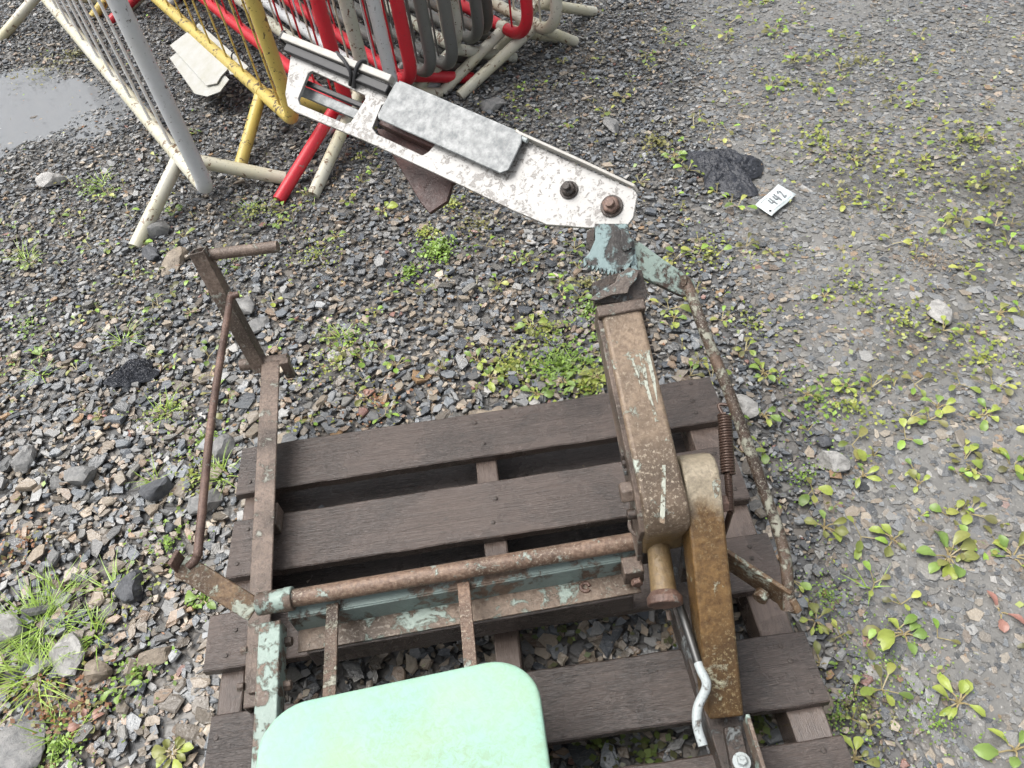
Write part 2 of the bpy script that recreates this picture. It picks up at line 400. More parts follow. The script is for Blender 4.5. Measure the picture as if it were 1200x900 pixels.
m_grass = M_leaf('grass_blade', (.20, .34, .045), (.38, .50, .11), (.42, .42, .18))
def M_attr_leaf():
    t = NT('ground_cover_leaf'); at_ = t.n.new('ShaderNodeAttribute'); at_.attribute_name = 'Col'
    t.set(t.mix(t.ramp(t.noise(90, 4, .7), [(.4, 0), (.75, .5)]), at_.outputs['Color'], (.14, .13, .04)), .4); return t.m
m_cover = M_attr_leaf()

# ------------------------------------------------------------------ ground height and zones
def sstep(a, b, x):
    t = np.clip((x - a) / (b - a), 0, 1); return t * t * (3 - 2 * t)
def wob(x, y, f, s=0.0):
    return (np.sin(f * x + 1.3 * np.sin(f * .7 * y + s) + s) * np.cos(f * 1.1 * y + 1.1 * np.sin(f * .6 * x + 2 * s)))
_p = at(30, 128); PUD = (_p.x - .10, _p.y)
def mud_mask(x, y):
    w = .3 * wob(x, y, 2.3, .4) + .35 * wob(x, y, 5.1, 1.7) + .25 * wob(x, y, 11, .9)
    edge = .70 + .10 * (y - .5)
    m = sstep(-.16, .20, x - edge + .16 * w) * (1 - .35 * sstep(2.0, 2.9, y + .35 * w))
    top = sstep(.55, .15, np.hypot((x - 1.62) / 1.25, (y - 3.45) / .75) + .12 * w)
    left = .55 * sstep(1.0, .5, np.hypot((x - PUD[0]) / .62, (y - PUD[1]) / .52) + .2 * w)
    small = sstep(.5, .1, np.hypot((x + .82) / .3, (y - .70) / .3) + .15 * w) * .5
    b = sstep(.45, .15, np.hypot((x + .55), (y - 2.15) / 1.3) + .12 * w) * .0
    return np.clip(np.maximum.reduce([m, top * .9, left, small, b]), 0, 1)
def ground_h(x, y):
    h = .006 * wob(x, y, 3.1, .3) + .004 * wob(x, y, 7.7, 1.1)
    far = sstep(3.5, 8, np.hypot(x, y - 2))
    w = .25 * wob(x, y, 4.3, 1.9) + .16 * wob(x, y, 9.7, .6)
    bas = sstep(1.15, .45, np.hypot((x - PUD[0]) / .62, (y - PUD[1]) / .52) + w)
    return h * (1 - far) - .026 * bas

xs = np.concatenate([-np.geomspace(600, 4.2, 16), np.arange(-4, 4.001, .04), np.geomspace(4.2, 600, 16)])
ys = np.concatenate([-np.geomspace(600, 1.7, 16), np.arange(-1.5, 6.501, .04), np.geomspace(6.8, 900, 18)])
GX, GY = np.meshgrid(xs, ys)
mud = mud_mask(GX, GY) * (np.hypot(GX, GY - 2) < 5)
GZ = ground_h(GX, GY) - .009 + mud * .0105 + mud * (.0016 * wob(GX, GY, 19, .2) + .0016 * wob(GX, GY, 37, 1.2))
def grid_mesh(name, X_, Y_, Z_, mat):
    r, c = X_.shape; me = bpy.data.meshes.new(name)
    idx = np.arange(r * c).reshape(r, c)
    q = np.stack([idx[:-1, :-1], idx[:-1, 1:], idx[1:, 1:], idx[1:, :-1]], -1).reshape(-1, 4)
    raw_mesh(me, np.stack([X_, Y_, Z_], -1).reshape(-1, 3), [q]); me.materials.append(mat)
    me.shade_smooth(); return me
def raw_mesh(me, V, facegroups):
    me.vertices.add(len(V)); me.vertices.foreach_set('co', V.astype(np.float32).ravel())
    loops = np.concatenate([f.ravel() for f in facegroups]).astype(np.int32)
    tot = np.concatenate([np.full(len(f), f.shape[1]) for f in facegroups])
    start = np.concatenate([[0], np.cumsum(tot)[:-1]]).astype(np.int32)
    me.loops.add(len(loops)); me.loops.foreach_set('vertex_index', loops)
    me.polygons.add(len(tot)); me.polygons.foreach_set('loop_start', start)
    me.update(calc_edges=True)
gm = grid_mesh('ground', GX, GY, GZ, m_ground)
a_ = gm.attributes.new('mud', 'FLOAT', 'POINT'); a_.data.foreach_set('value', mud.astype(np.float32).ravel())
ground = bpy.data.objects.new('ground', gm); col.objects.link(ground); tag(ground, kind='structure')

# puddles: thin water sheets whose outlines follow the hollow they lie in
def puddle(name, label, cx, cy, rx, ry, seed, z, mat, k=64):
    r_ = random.Random(seed); ph = [r_.uniform(0, 6.28) for _ in range(8)]
    mb = MB(); ring = []
    for i in range(k):
        a = 2 * math.pi * i / k
        r = 1 + sum(.20 / (j + 1) ** .7 * math.sin((j + 2) * a + ph[j]) for j in range(7))
        ring.append((cx + rx * r * math.cos(a), cy + ry * r * math.sin(a), z))
    mb.add(ring, [list(range(k))]); o = mb.build(name, mat, None, smooth=0)
    if o.data.polygons[0].normal.z < 0: o.data.flip_normals()
    return tag(o, label, 'water', kind='structure')
puddle('water', 'shallow murky puddle in the gravel left of the barriers', PUD[0], PUD[1], .62, .52, 3, -.0135, m_water)
puddle('water', 'thin film of water lying over the silt on the right', 1.45, 1.35, .62, .95, 5, .0004, m_film)

# ------------------------------------------------------------------ gravel
LX0, LX1, LY0, LY1 = -3.3, 3.2, .05, 5.4
def in_view(x, y, pad=170):
    u, v, w = project(np.stack([x, y, np.zeros_like(x)], -1))
    return (u > -pad * 2) & (u < 1200 + pad * 2) & (v > -pad) & (v < 900 + pad * 2.5) & (w > .1)
def stone_colors(x, y, N):
    w = .5 + .5 * wob(x, y, 2.7, 2.2)
    pb = np.clip(.14 + .24 * sstep(2.3, 1.2, y) * (x < .5) + .14 * w - .10 * sstep(2.2, 3.0, y), .05, .6)
    isb = rng.random(N) < pb
    S = np.array(SLATE)[rng.integers(0, len(SLATE), N)]; B = np.array(BROWN)[rng.integers(0, len(BROWN), N)]
    C = np.where(isb[:, None], B, S) * rng.uniform(.5, 1.6, (N, 1)) * 1.12
    odd = rng.random(N)
    C[odd < .012] = (.40, .39, .37); C[(odd > .012) & (odd < .019)] = (.30, .19, .10); C[(odd > .019) & (odd < .023)] = (.24, .125, .10)
    m = mud_mask(x, y)[:, None] * .35
    C = C * (1 - m) + (np.array([.205, .198, .182]) * rng.uniform(.3, 1.75, (N, 1))) * m
    return np.concatenate([np.clip(C, .02, .7), np.ones((N, 1))], 1)

def chip_shapes(N, k, size, flat, three):
    """N angular slate chips: k-sided rings, vectorised; returns (N, rings*k, 3)"""
    a = (np.arange(k) + rng.uniform(-.38, .38, (N, k))) * 2 * np.pi / k + rng.uniform(0, 6.28, (N, 1))
    rad = rng.uniform(.5, 1.12, (N, k)); asp = rng.uniform(.42, .95, (N, 1)); yaw = rng.uniform(0, 6.28, (N, 1))
    ux = np.cos(a) * rad; uy = np.sin(a) * rad * asp
    X_ = (ux * np.cos(yaw) - uy * np.sin(yaw)); Y_ = (ux * np.sin(yaw) + uy * np.cos(yaw))
    s = size[:, None] * .5; th = s * flat[:, None]
    off = rng.uniform(-.14, .14, (N, 2, 1))
    rings = [np.stack([X_ * s * .92, Y_ * s * .92, -th * 1.0 + 0 * X_], -1)]
    if three: rings.append(np.stack([X_ * s, Y_ * s, th * rng.uniform(.1, .8, (N, k))], -1))
    tsc = rng.uniform(.72, .95, (N, 1))
    tilt = rng.normal(0, .12, (N, 2, 1))
    tx = (X_ * tsc + off[:, 0]) * s; ty = (Y_ * tsc + off[:, 1]) * s
    rings.append(np.stack([tx, ty, th * 1.0 + tilt[:, 0] * tx + tilt[:, 1] * ty], -1))
    P = np.concatenate(rings, 1)
    tz = rng.uniform(0, 6.28, N); an = np.abs(rng.normal(0, .19, N)) * (.6 + .8 * (rng.random(N) < .3))
    ax = np.stack([np.cos(tz), np.sin(tz), 0 * tz], -1)[:, None]
    c, sn = np.cos(an)[:, None, None], np.sin(an)[:, None, None]
    return P * c + np.cross(np.broadcast_to(ax, P.shape), P) * sn + ax * (np.sum(ax * P, -1, keepdims=True)) * (1 - c)
def ring_faces(N, k, nr):
    b = (np.arange(N) * k * nr)[:, None, None]; fs = []
    i = np.arange(k)
    q = np.concatenate([np.stack([i + r * k, (i + 1) % k + r * k, (i + 1) % k + (r + 1) * k, i + (r + 1) * k], -1) for r in range(nr - 1)])
    return (q[None] + b).reshape(-1, 4), (np.arange(k)[None, None] + (nr - 1) * k + b).reshape(-1, k)

# dense grit layer, then chips, then larger chips; the 300 that show largest become single stones below
def scatter(n):
    x = rng.uniform(LX0, LX1, n); y = rng.uniform(LY0, LY1, n); k = in_view(x, y); return x[k], y[k]
layers = []
x, y = scatter(128000); layers.append((x, y, rng.lognormal(math.log(.0195), .32, len(x)), 5, False))
x, y = scatter(74000); layers.append((x, y, rng.lognormal(math.log(.029), .30, len(x)), 5, True))
x, y = scatter(9500); layers.append((x, y, rng.lognormal(math.log(.047), .24, len(x)), 6, True))
x = rng.uniform(.45, 2.7, 15000); y = rng.uniform(.15, 3.3, 15000); k_ = in_view(x, y) & (mud_mask(x, y) > .25); x, y = x[k_], y[k_]
layers.append((x, y, rng.lognormal(math.log(.033), .36, len(x)), 6, False))
Vall, Qall, Call, Nall, base = [], [], [], [], 0
big_list = []
for li, (x, y, s, k, three) in enumerate(layers):
    m = mud_mask(x, y); r = rng.random(len(x))
    near = sstep(2.6, 1.2, y) * (x < .6)
    s = s * (.78 + .34 * near)
    keep = r > m * (.25, .30, .0, .0)[li]
    P = None
    if li == 2: keep &= (rng.random(len(x)) < .12 + .88 * near * (x < .2) + .95 * m * (y < 2.6))
    if li == 0: keep &= (rng.random(len(x)) < 1 - .45 * near)
    x, y, s, m = x[keep], y[keep], s[keep], m[keep]; N = len(x)
    flat = rng.uniform(.08, .27, N) * (1 - .35 * m)
    z = ground_h(x, y) + (-.004, -.001, .003, 0)[li] + rng.uniform(-.003, .005, N) * (1 + li % 3) * .6 + s * .04
    zm = ground_h(x, y) - .009 + .0105 * m + rng.uniform(-.0012, .0032, N)
    z = z * (1 - m) + zm * m
    P = chip_shapes(N, k, s, flat, three)
    if li == 3:
        P[..., 2] *= .35; z = ground_h(x, y) - .009 + .0105 * m + rng.uniform(.0008, .0046, N)
    P[..., 2] *= (1 - .60 * m)[:, None]
    P += np.stack([x, y, z], -1)[:, None]
    C = stone_colors(x, y, N)
    if li == 2:
        u, v, w = project(np.stack([x, y, z], -1)); vis = (u > 8) & (u < 1192) & (v > 8) & (v < 892)
        vis &= ~((x > -.74) & (x < .53) & (y > .1) & (y < 1.3))
        app = np.where(vis, s / w, 0); order = np.argsort(-app)[:300]
        big_list = [(P[i], C[i]) for i in order]
        sel = np.ones(N, bool); sel[order] = False
        P, C, N = P[sel], C[sel], int(sel.sum())
    nr = 3 if three else 2
    q, t = ring_faces(N, k, nr)
    Vall.append(P.reshape(-1, 3)); Qall.append((q + base, t + base)); Call.append(np.repeat(C, k * nr, 0)); base += N * k * nr
me = bpy.data.meshes.new('gravel')
fg = []
for q, t in Qall: fg += [q, t]
raw_mesh(me, np.concatenate(Vall), fg)
ca = me.color_attributes.new('Col', 'FLOAT_COLOR', 'POINT'); ca.data.foreach_set('color', np.concatenate(Call).astype(np.float32).ravel())
me.materials.append(m_gravel); me.shade_flat()
gravel = bpy.data.objects.new('gravel', me); col.objects.link(gravel); gravel.parent = ground; tag(gravel, kind='stuff')
# the 300 stones that show largest, each its own piece of the ground
qf, tf = ring_faces(1, 6, 3)
for P, C in big_list:
    c0 = P.mean(0); me = bpy.data.meshes.new('stone')
    raw_mesh(me, (P - c0), [qf, tf])
    ca = me.color_attributes.new('Col', 'FLOAT_COLOR', 'POINT'); ca.data.foreach_set('color', np.repeat(C[None], 18, 0).astype(np.float32).ravel())
    me.materials.append(m_gravel); me.shade_flat()
    o = bpy.data.objects.new('stone', me); col.objects.link(o); o.location = c0; o.parent = ground

# ------------------------------------------------------------------ single rocks
def rock(px, py, sx, sy, sz, mat, label, seed, name='rock', cut=9, rz=None, sink=.3, z=0.0):
    r_ = random.Random(seed); bm = bmesh.new(); bmesh.ops.create_icosphere(bm, subdivisions=3, radius=1.0)
    planes = [(Vector((r_.gauss(0, 1), r_.gauss(0, 1), r_.gauss(0, .8))).normalized(), r_.uniform(.52, .86)) for _ in range(cut)]
    for v in bm.verts:
        for n, d in planes:
            e = v.co.dot(n) - d
            if e > 0: v.co -= n * e * .93
        q = v.co * 3.1
        v.co *= 1 + .07 * math.sin(q.x * 2.1 + seed) * math.cos(q.y * 1.7 + q.z * 1.3) + r_.uniform(-.034, .034)
        v.co.x *= sx / 2; v.co.y *= sy / 2; v.co.z *= sz / 2
    me = bpy.data.meshes.new(name); bm.to_mesh(me); bm.free(); me.materials.append(mat)
    me.shade_smooth(); me.set_sharp_from_angle(angle=math.radians(19))
    o = bpy.data.objects.new(name, me); col.objects.link(o); p = at(px, py, 0)
    o.location = (p.x, p.y, z + sz * (.5 - sink)); o.rotation_euler = (r_.uniform(-.15, .15), r_.uniform(-.15, .15), rz if rz is not None else r_.uniform(0, 6.28))
    return tag(o, label, 'rock', 'rocks lying on the gravel')
G_ = [
    (62, 213, .155, .085, .06, m_rockw, 'white quartz-streaked rock left of the pale leg of the white barrier'),
    (98, 560, .13, .085, .07, m_rockg, 'long pale grey rock on the gravel left of the pull rod'),
    (8, 742, .115, .10, .08, m_rockw, 'white rock behind the grass tuft at the left edge'),
    (84, 770, .115, .10, .075, m_rockw, 'rough white rock beside the big grass tuft'),
    (20, 884, .20, .17, .05, m_rockg, 'broad pale slab of rock in the bottom left corner'),
    (158, 692, .095, .08, .065, m_rockd, 'dark bluish rock right of the big grass tuft'),
    (30, 540, .10, .07, .05, m_rockg, 'grey rock near the left edge beside the long pale rock'),
    (185, 578, .095, .075, .07, m_rockd, 'dark angular rock at the foot of the pull rod'),
    (243, 592, .10, .085, .07, m_rockg, 'round speckled grey rock at the left end of the pallet'),
    (262, 530, .10, .07, .06, m_rockg, 'pale grey rock between the pull rod and the base rail'),
    (290, 358, .13, .085, .05, m_rockg, 'pale rock behind the upright pedal arm'),
    (298, 384, .12, .07, .045, m_rockg, 'light grey flat rock at the foot of the pedal arm'),
    (182, 275, .125, .10, .075, m_rockg, 'blocky grey rock beside the foot of the white barrier'),
    (178, 300, .10, .07, .05, m_rockd, 'dark rock below the blocky grey rock'),
    (205, 310, .15, .09, .05, m_rockb, 'brown flat rock left of the open pedal tube'),
    (578, 127, .115, .095, .075, m_rockg, 'grey rounded rock right of the barrier feet'),
    (717, 149, .125, .07, .045, m_rockg, 'flat grey slate lying alone beyond the white head'),
    (976, 545, .095, .065, .06, m_rockw, 'white sharp rock in the silt right of the worn rod'),
    (872, 479, .10, .06, .05, m_rockw, 'white rock right behind the coil spring'),
    (830, 468, .05, .06, .05, m_rockw, 'small white rock at the far right corner of the pallet'),
    (1100, 368, .115, .075, .04, m_rockw, 'pale flat rock on the far right silt'),
    (182, 770, .13, .05, .035, m_rockb, 'long brown sliver of rock near the left bottom of the pallet'),
    (115, 790, .085, .065, .045, m_rockb, 'brown squarish rock below the rough white rock'),
    (965, 520, .045, .04, .035, m_rockd, 'small dark stone resting beside the white sharp rock'),
]
for i, (px, py, sx, sy, sz, mt, lb) in enumerate(G_): rock(px, py, sx, sy, sz, mt, lb, 11 + i)

# ------------------------------------------------------------------ pallet
PX0, PX1, PT = -.722, .502, .145
pallet = empty('pallet', ((PX0 + PX1) / 2, .75, 0)); tag(pallet, 'dark wet wooden pallet under the rusty machine', 'pallet')
def plank(name, x0, x1, y0, y1, z0, z1, mat, axis='x', seed=0, rough=.0022, n=36, skew=(0, 0)):
    """a sawn board with slightly uneven edges"""
    r_ = random.Random(seed); mb = MB(); vs = []; fs = []
    L0, L1, W0, W1 = (x0, x1, y0, y1) if axis == 'x' else (y0, y1, x0, x1)
    ph = [r_.uniform(0, 6.28) for _ in range(6)]
    for i in range(n + 1):
        t = i / n; l = L0 + (L1 - L0) * t
        e = [rough * (.5 * math.sin(l * 5 + ph[j]) + .25 * math.sin(l * 31 + ph[j + 1]) + r_.uniform(-.35, .35)) for j in range(4)]
        bowz = .0012 * math.sin(l * 6 + ph[5])
        sk = skew[0] + (skew[1] - skew[0]) * t
        ring = [(W0 + e[0] + sk, z0), (W1 + e[1] + sk, z0), (W1 + e[1] + sk, z1 - .0025 + bowz), (W1 + e[1] - .003 + sk, z1 + bowz + e[2] * .2), (W0 + e[0] + .003 + sk, z1 + bowz + e[3] * .2), (W0 + e[0] + sk, z1 - .0025 + bowz)]
        for w, z in ring:
            lj = l + (r_.uniform(-.003, .003) if i in (0, n) else 0)
            vs.append((lj, w, z) if axis == 'x' else (w, lj, z))
    K = 6
    for i in range(n):
        for k in range(K): fs.append([i * K + k, i * K + (k + 1) % K, (i + 1) * K + (k + 1) % K, (i + 1) * K + k])
    fs += [list(range(K)), [n * K + k for k in range(K)]]
    return mb.add(vs, fs).build(name, mat, pallet, smooth=25)
decks = [(1.125, 1.268, PX0 - .002, PX1 + .012), (.892, 1.045, PX0 + .004, PX1 - .002), (.672, .800, PX0 - .02, PX1 + .004), (.433, .575, PX0 + .012, PX1 + .003), (.225, .372, PX0 + .016, PX1 + .002)]
for i, (y0, y1, a, b) in enumerate(decks): plank('deck_board', a, b, y0, y1, PT - .024, PT, m_wood, 'x', 40 + i, skew=((0, -.004), (.004, 0), (.01, 0), (.012, -.002), (.01, 0))[i])
for i, (x0, x1) in enumerate([(PX0 + .012, PX0 + .062), (-.122, -.070), (.425, .497)]): plank('bearer', x0, x1, .232, 1.262, .024, PT - .0245, m_woodY, 'y', 60 + i)
for i, (y0, y1) in enumerate([(1.10, 1.262), (.83, .985), (.236, .37)]): plank('bottom_board', PX0 + .01, PX1 - .004, y0, y1, .002, .0235, m_woodlow, 'x', 70 + i, .004)
nm = MB().tube([(0, 0, 0), (0, 0, .0016), (0, 0, .0022)], [.0052, .005, .003], n=8)
first = None
for (y0, y1, a, b) in decks:
    for bx in (PX0 + .037, -.096, .462):
        for k in range(3 if bx > .3 else 2):
            x = bx + random.uniform(-.016, .016); y = y0 + (y1 - y0) * ((.22, .55, .82)[k] if bx > .3 else (.28, .75)[k]) + random.uniform(-.012, .012)
            if first is None: o = first = nm.build('nail', m_dark, pallet, local=True)
            else: o = first.copy(); col.objects.link(o)
            o.location = Vector((x, y, PT + .0012)) - pallet.location

# ------------------------------------------------------------------ the machine
mach = empty('pedal_machine', (.1, .7, PT)); tag(mach, 'rusty mint-green pedal machine frame with tall arm and white slotted head', 'machine')
def B(mb, name, mat, bevel=.0025, parent=None, **k): return mb.build(name, mat, parent or mach, bevel=bevel, **k)
def angle_bar(a, b, w, t, up=(0, 0, 1), side=1):
    """L section from a to b: flat flange on top, web hanging from one side"""
    a, b = Vector(a), Vector(b); d = (b - a).normalized(); s = d.cross(Vector(up)).normalized(); u = s.cross(d).normalized()
    mb = MB(); mb.bar(a - u * t / 2, b - u * t / 2, w, t, up)
    e = s * side * (w / 2 - t / 2)
    mb.bar(a + e - u * (w / 2 + t * .5 + .0002), b + e - u * (w / 2 + t * .5 + .0002), t, w - t, up)
    return mb

# left base rail and the mint side post
ra, rb = at(317, 424, .235), at(299, 828, .182)
B(angle_bar(ra, rb, .050, .006, side=1), 'base_rail', m_rail)
pa, pb = at(316, 728, .300), at(305, 960, .300)
B(angle_bar(pa, pb, .043, .006, side=-1), 'side_post', m_mint)
mb = MB()
for (px, py, z) in ((344, 752, .245), (343, 803, .245)):
    c = at(px, py, z); hexhead(c - Vector((.008, 0, 0)), (1, 0, 0), .011, .016, mb)
hb = None
for (px, py) in ((338, 752), (337, 803)):
    c = at(px, py, .265); B(hexhead(c - Vector((.010, 0, 0)), (1, 0, 0), .0105, .018), 'bolt', m_rail, .001)
for (px, py) in ((287, 762), (283, 805)):
    c = at(px, py, .185); B(hexhead(c + Vector((.006, 0, 0)), (-1, 0, 0), .009, .014), 'bolt', m_rail, .001)
# packer joining rail and post down to the deck
q0, q1 = at(300, 770, .2), at(297, 850, .2)
B(MB().box((q0.x + .006, q0.y - .02, .170), (.018, 0, 0), (0, .05, 0), (0, 0, .0235)), 'packer', m_rail, .002)
q = at(314, 600, .2)
B(MB().box((q.x, q.y, .168), (.018, 0, 0), (0, .03, 0), (0, 0, .022)), 'packer', m_rail, .002)

# cross shaft with its sleeve
s0, s1 = at(303, 708, .325), at(762, 631, .325)
sv = (s1 - s0).normalized()
B(MB().tube([s0 + sv * .052, s1 + sv * .03], .0178, 24), 'cross_shaft', m_shaft, 0)
B(MB().tube([s0 - sv * .002, s0 + sv * .070], .0225, 24), 'bearing_sleeve', m_mint, .002)
B(MB().tube([s0 + sv * .052, s0 + sv * .070], .0238, 24), 'sleeve_collar', m_mint, .002)
# mint cross channel: web facing the seat, lower flange towards it
c0, c1 = at(337, 724, .298), at(748, 652, .298)
cv = (c1 - c0).normalized(); cn = Vector((cv.y, -cv.x, 0)).normalized()   # towards the camera
UP = Vector((0, 0, 1))
mb = MB(); mb.box((c0 + c1) / 2 + cn * -.014 + UP * -.0025, cv * (c1 - c0).length / 2, cn * .0145, UP * .0025)
mb.box((c0 + c1) / 2 + cn * .0 + UP * -.0325, cv * (c1 - c0).length / 2, cn * .003, UP * .0295)
B(mb, 'cross_channel', m_mint_dull, .0015)
fl0 = MB(); fl0.box((c0 + c1) / 2 + cn * .022 + UP * -.0602, cv * ((c1 - c0).length / 2 - .004), cn * .0265, UP * .0027)
B(fl0, 'channel_flange', m_flange, .001)
wood_pack = MB().box((c0 + c1) / 2 + cn * .030 + UP * -.098, cv * ((c1 - c0).length / 2 - .02), cn * .022, UP * .0345)
B(wood_pack, 'packing_timber', m_woodlow, .004)
# braces down to the seat
for (a, b, zz) in (((390, 708), (385, 845), .306), ((543, 683), (556, 830), .306)):
    B(MB().bar(at(*a, zz), at(*b, zz + .03), .0245, .007), 'brace', m_shaft if a[0] > 500 else m_rod, .0015)
c = at(686, 689, .238); B(MB().tube(arc(c + UP * .004, (1, 0, 0), (0, 1, 0), .009, 0, 5.6, 12), .0042, 8), 'eye_bolt', m_redrust, 0)
# seat: rounded, slightly crowned panel with a turned-down rim
def seat():
    z = .385; cx0, cx1 = at(301, 880, z).x, at(642, 880, z).x
    yt = [at(365, 822, z), at(600, 779, z)]
    w = cx1 - cx0; y1 = (yt[0].y + yt[1].y) / 2 + .004; y0 = y1 - .36; tilt = (yt[1].y - yt[0].y) / (yt[1].x - yt[0].x)
    r = .085; ring = []
    for (cx, cy, a0) in ((cx1 - r, y1 - r * .8, 0), (cx0 + r, y1 - r * .9, 90), (cx0 + r, y0 + r, 180), (cx1 - r, y0 + r, 270)):
        for i in range(11):
            a = math.radians(a0 + 9 * i); ring.append(Vector((cx + r * math.cos(a), cy + r * math.sin(a) * .9, 0)))
    C = Vector(((cx0 + cx1) / 2, (y0 + y1) / 2, 0)); K = len(ring)
    vs = []; fs = []; lv = [(1.0, -.018), (1.002, -.004), (.999, .0005), (.992, .0032), (.975, .0042), (.93, .0048), (.80, .0054), (.6, .006), (.35, .0062), (.12, .0062)]
    for sc, dz in lv:
        for p in ring:
            q = C + (p - C) * sc; vs.append((q.x, q.y + tilt * (q.x - C.x), z + dz - .004))
    for i in range(len(lv) - 1):
        for k in range(K): fs.append([i * K + k, i * K + (k + 1) % K, (i + 1) * K + (k + 1) % K, (i + 1) * K + k])
    fs.append([(len(lv) - 1) * K + k for k in range(K)]); fs.append([k for k in range(K)][::-1])
    o = MB().add(vs, fs).build('seat', m_seat, mach, smooth=60); o['label'] = 'pale mint-green rounded seat panel, grimy'
seat()
# left lever at the shaft end, pull rod, pedal arm
l0, l1 = at(300, 716, .325), at(212, 662, .395)
ld = (l1 - l0).normalized()
mb = MB(); mid = l0.lerp(l1, .35) + UP * -.004
for a, b in ((l0 + ld * .002, l1),):
    vv = (Vector((0, 0, CAM_H)) - a).normalized(); up_ = ld.cross(vv).normalized(); up_ = up_ if up_.z > 0 else -up_
    mb.bar(a, b, .008, .046, up_ + UP * .25)
B(mb, 'shaft_lever', m_leverR, .002)
B(MB().box(l1 + ld * .004 + UP * .006, ld * .004, Vector((0, .006, 0)) + ld.cross(UP) * .012, UP * .022), 'lever_end_plate', m_redrust, .0015)
B(hexhead(l1 + ld * .008, ld, .009, .012), 'bolt', m_redrust, .001)
r0 = at(222, 655, .405); r1 = at(269, 356, .445)
path = smooth_path([r0 + Vector((-.006, -.008, -.014)), r0 + Vector((.012, .004, -.004)), r0 + Vector((.016, .045, .006)), r0.lerp(r1, .5), r1 + (r1 - r0) * .0, r1 + Vector((.004, .020, .004)), r1 + Vector((.022, .026, .004))], 8)
B(MB().tube(path, .0088, 12), 'pull_rod', m_redrust, 0)
# pedal: upright square tube, open at the top, with a round foot bar
f0 = at(303, 424, .235); f1 = at(232, 293, .555)
def square_tube(a, b, w, t):
    a, b = Vector(a), Vector(b); d = (b - a).normalized(); s = d.cross(Vector((0, 1, 0))).normalized(); u = s.cross(d)
    mb = MB(); h = w / 2
    o = [(-h, -h), (h, -h), (h, h), (-h, h)]; i_ = [(-h + t, -h + t), (h - t, -h + t), (h - t, h - t), (-h + t, h - t)]
    vs = [a + s * x + u * y for x, y in o] + [b + s * x + u * y for x, y in o] + [b + s * x + u * y for x, y in i_] + [a + s * x + u * y for x, y in i_]
    fs = []
    for k in range(4):
        j = (k + 1) % 4
        fs += [[k, j, 4 + j, 4 + k], [4 + k, 4 + j, 8 + j, 8 + k], [8 + k, 8 + j, 12 + j, 12 + k], [12 + k, 12 + j, j, k]]
    return mb.add(vs, fs)
B(square_tube(f0 + Vector((0, 0, -.03)), f1, .038, .004), 'pedal_arm', m_rail, .0015)
ft = at(241, 299, .53)
B(MB().tube([ft, at(326, 289, .53)], .0150, 16, cap=True), 'foot_bar', m_rail, .001)
g0, g1 = at(282, 428, .225), at(338, 421, .225)
B(MB().tube([g0, g1], .0165, 16), 'pivot_tube', m_rail, .001)
B(MB().box(at(334, 424, .238) + Vector((0, -.004, -.022)), (.012, 0, 0), (0, .010, 0), (0, 0, .032)), 'pivot_lug', m_rail, .002)

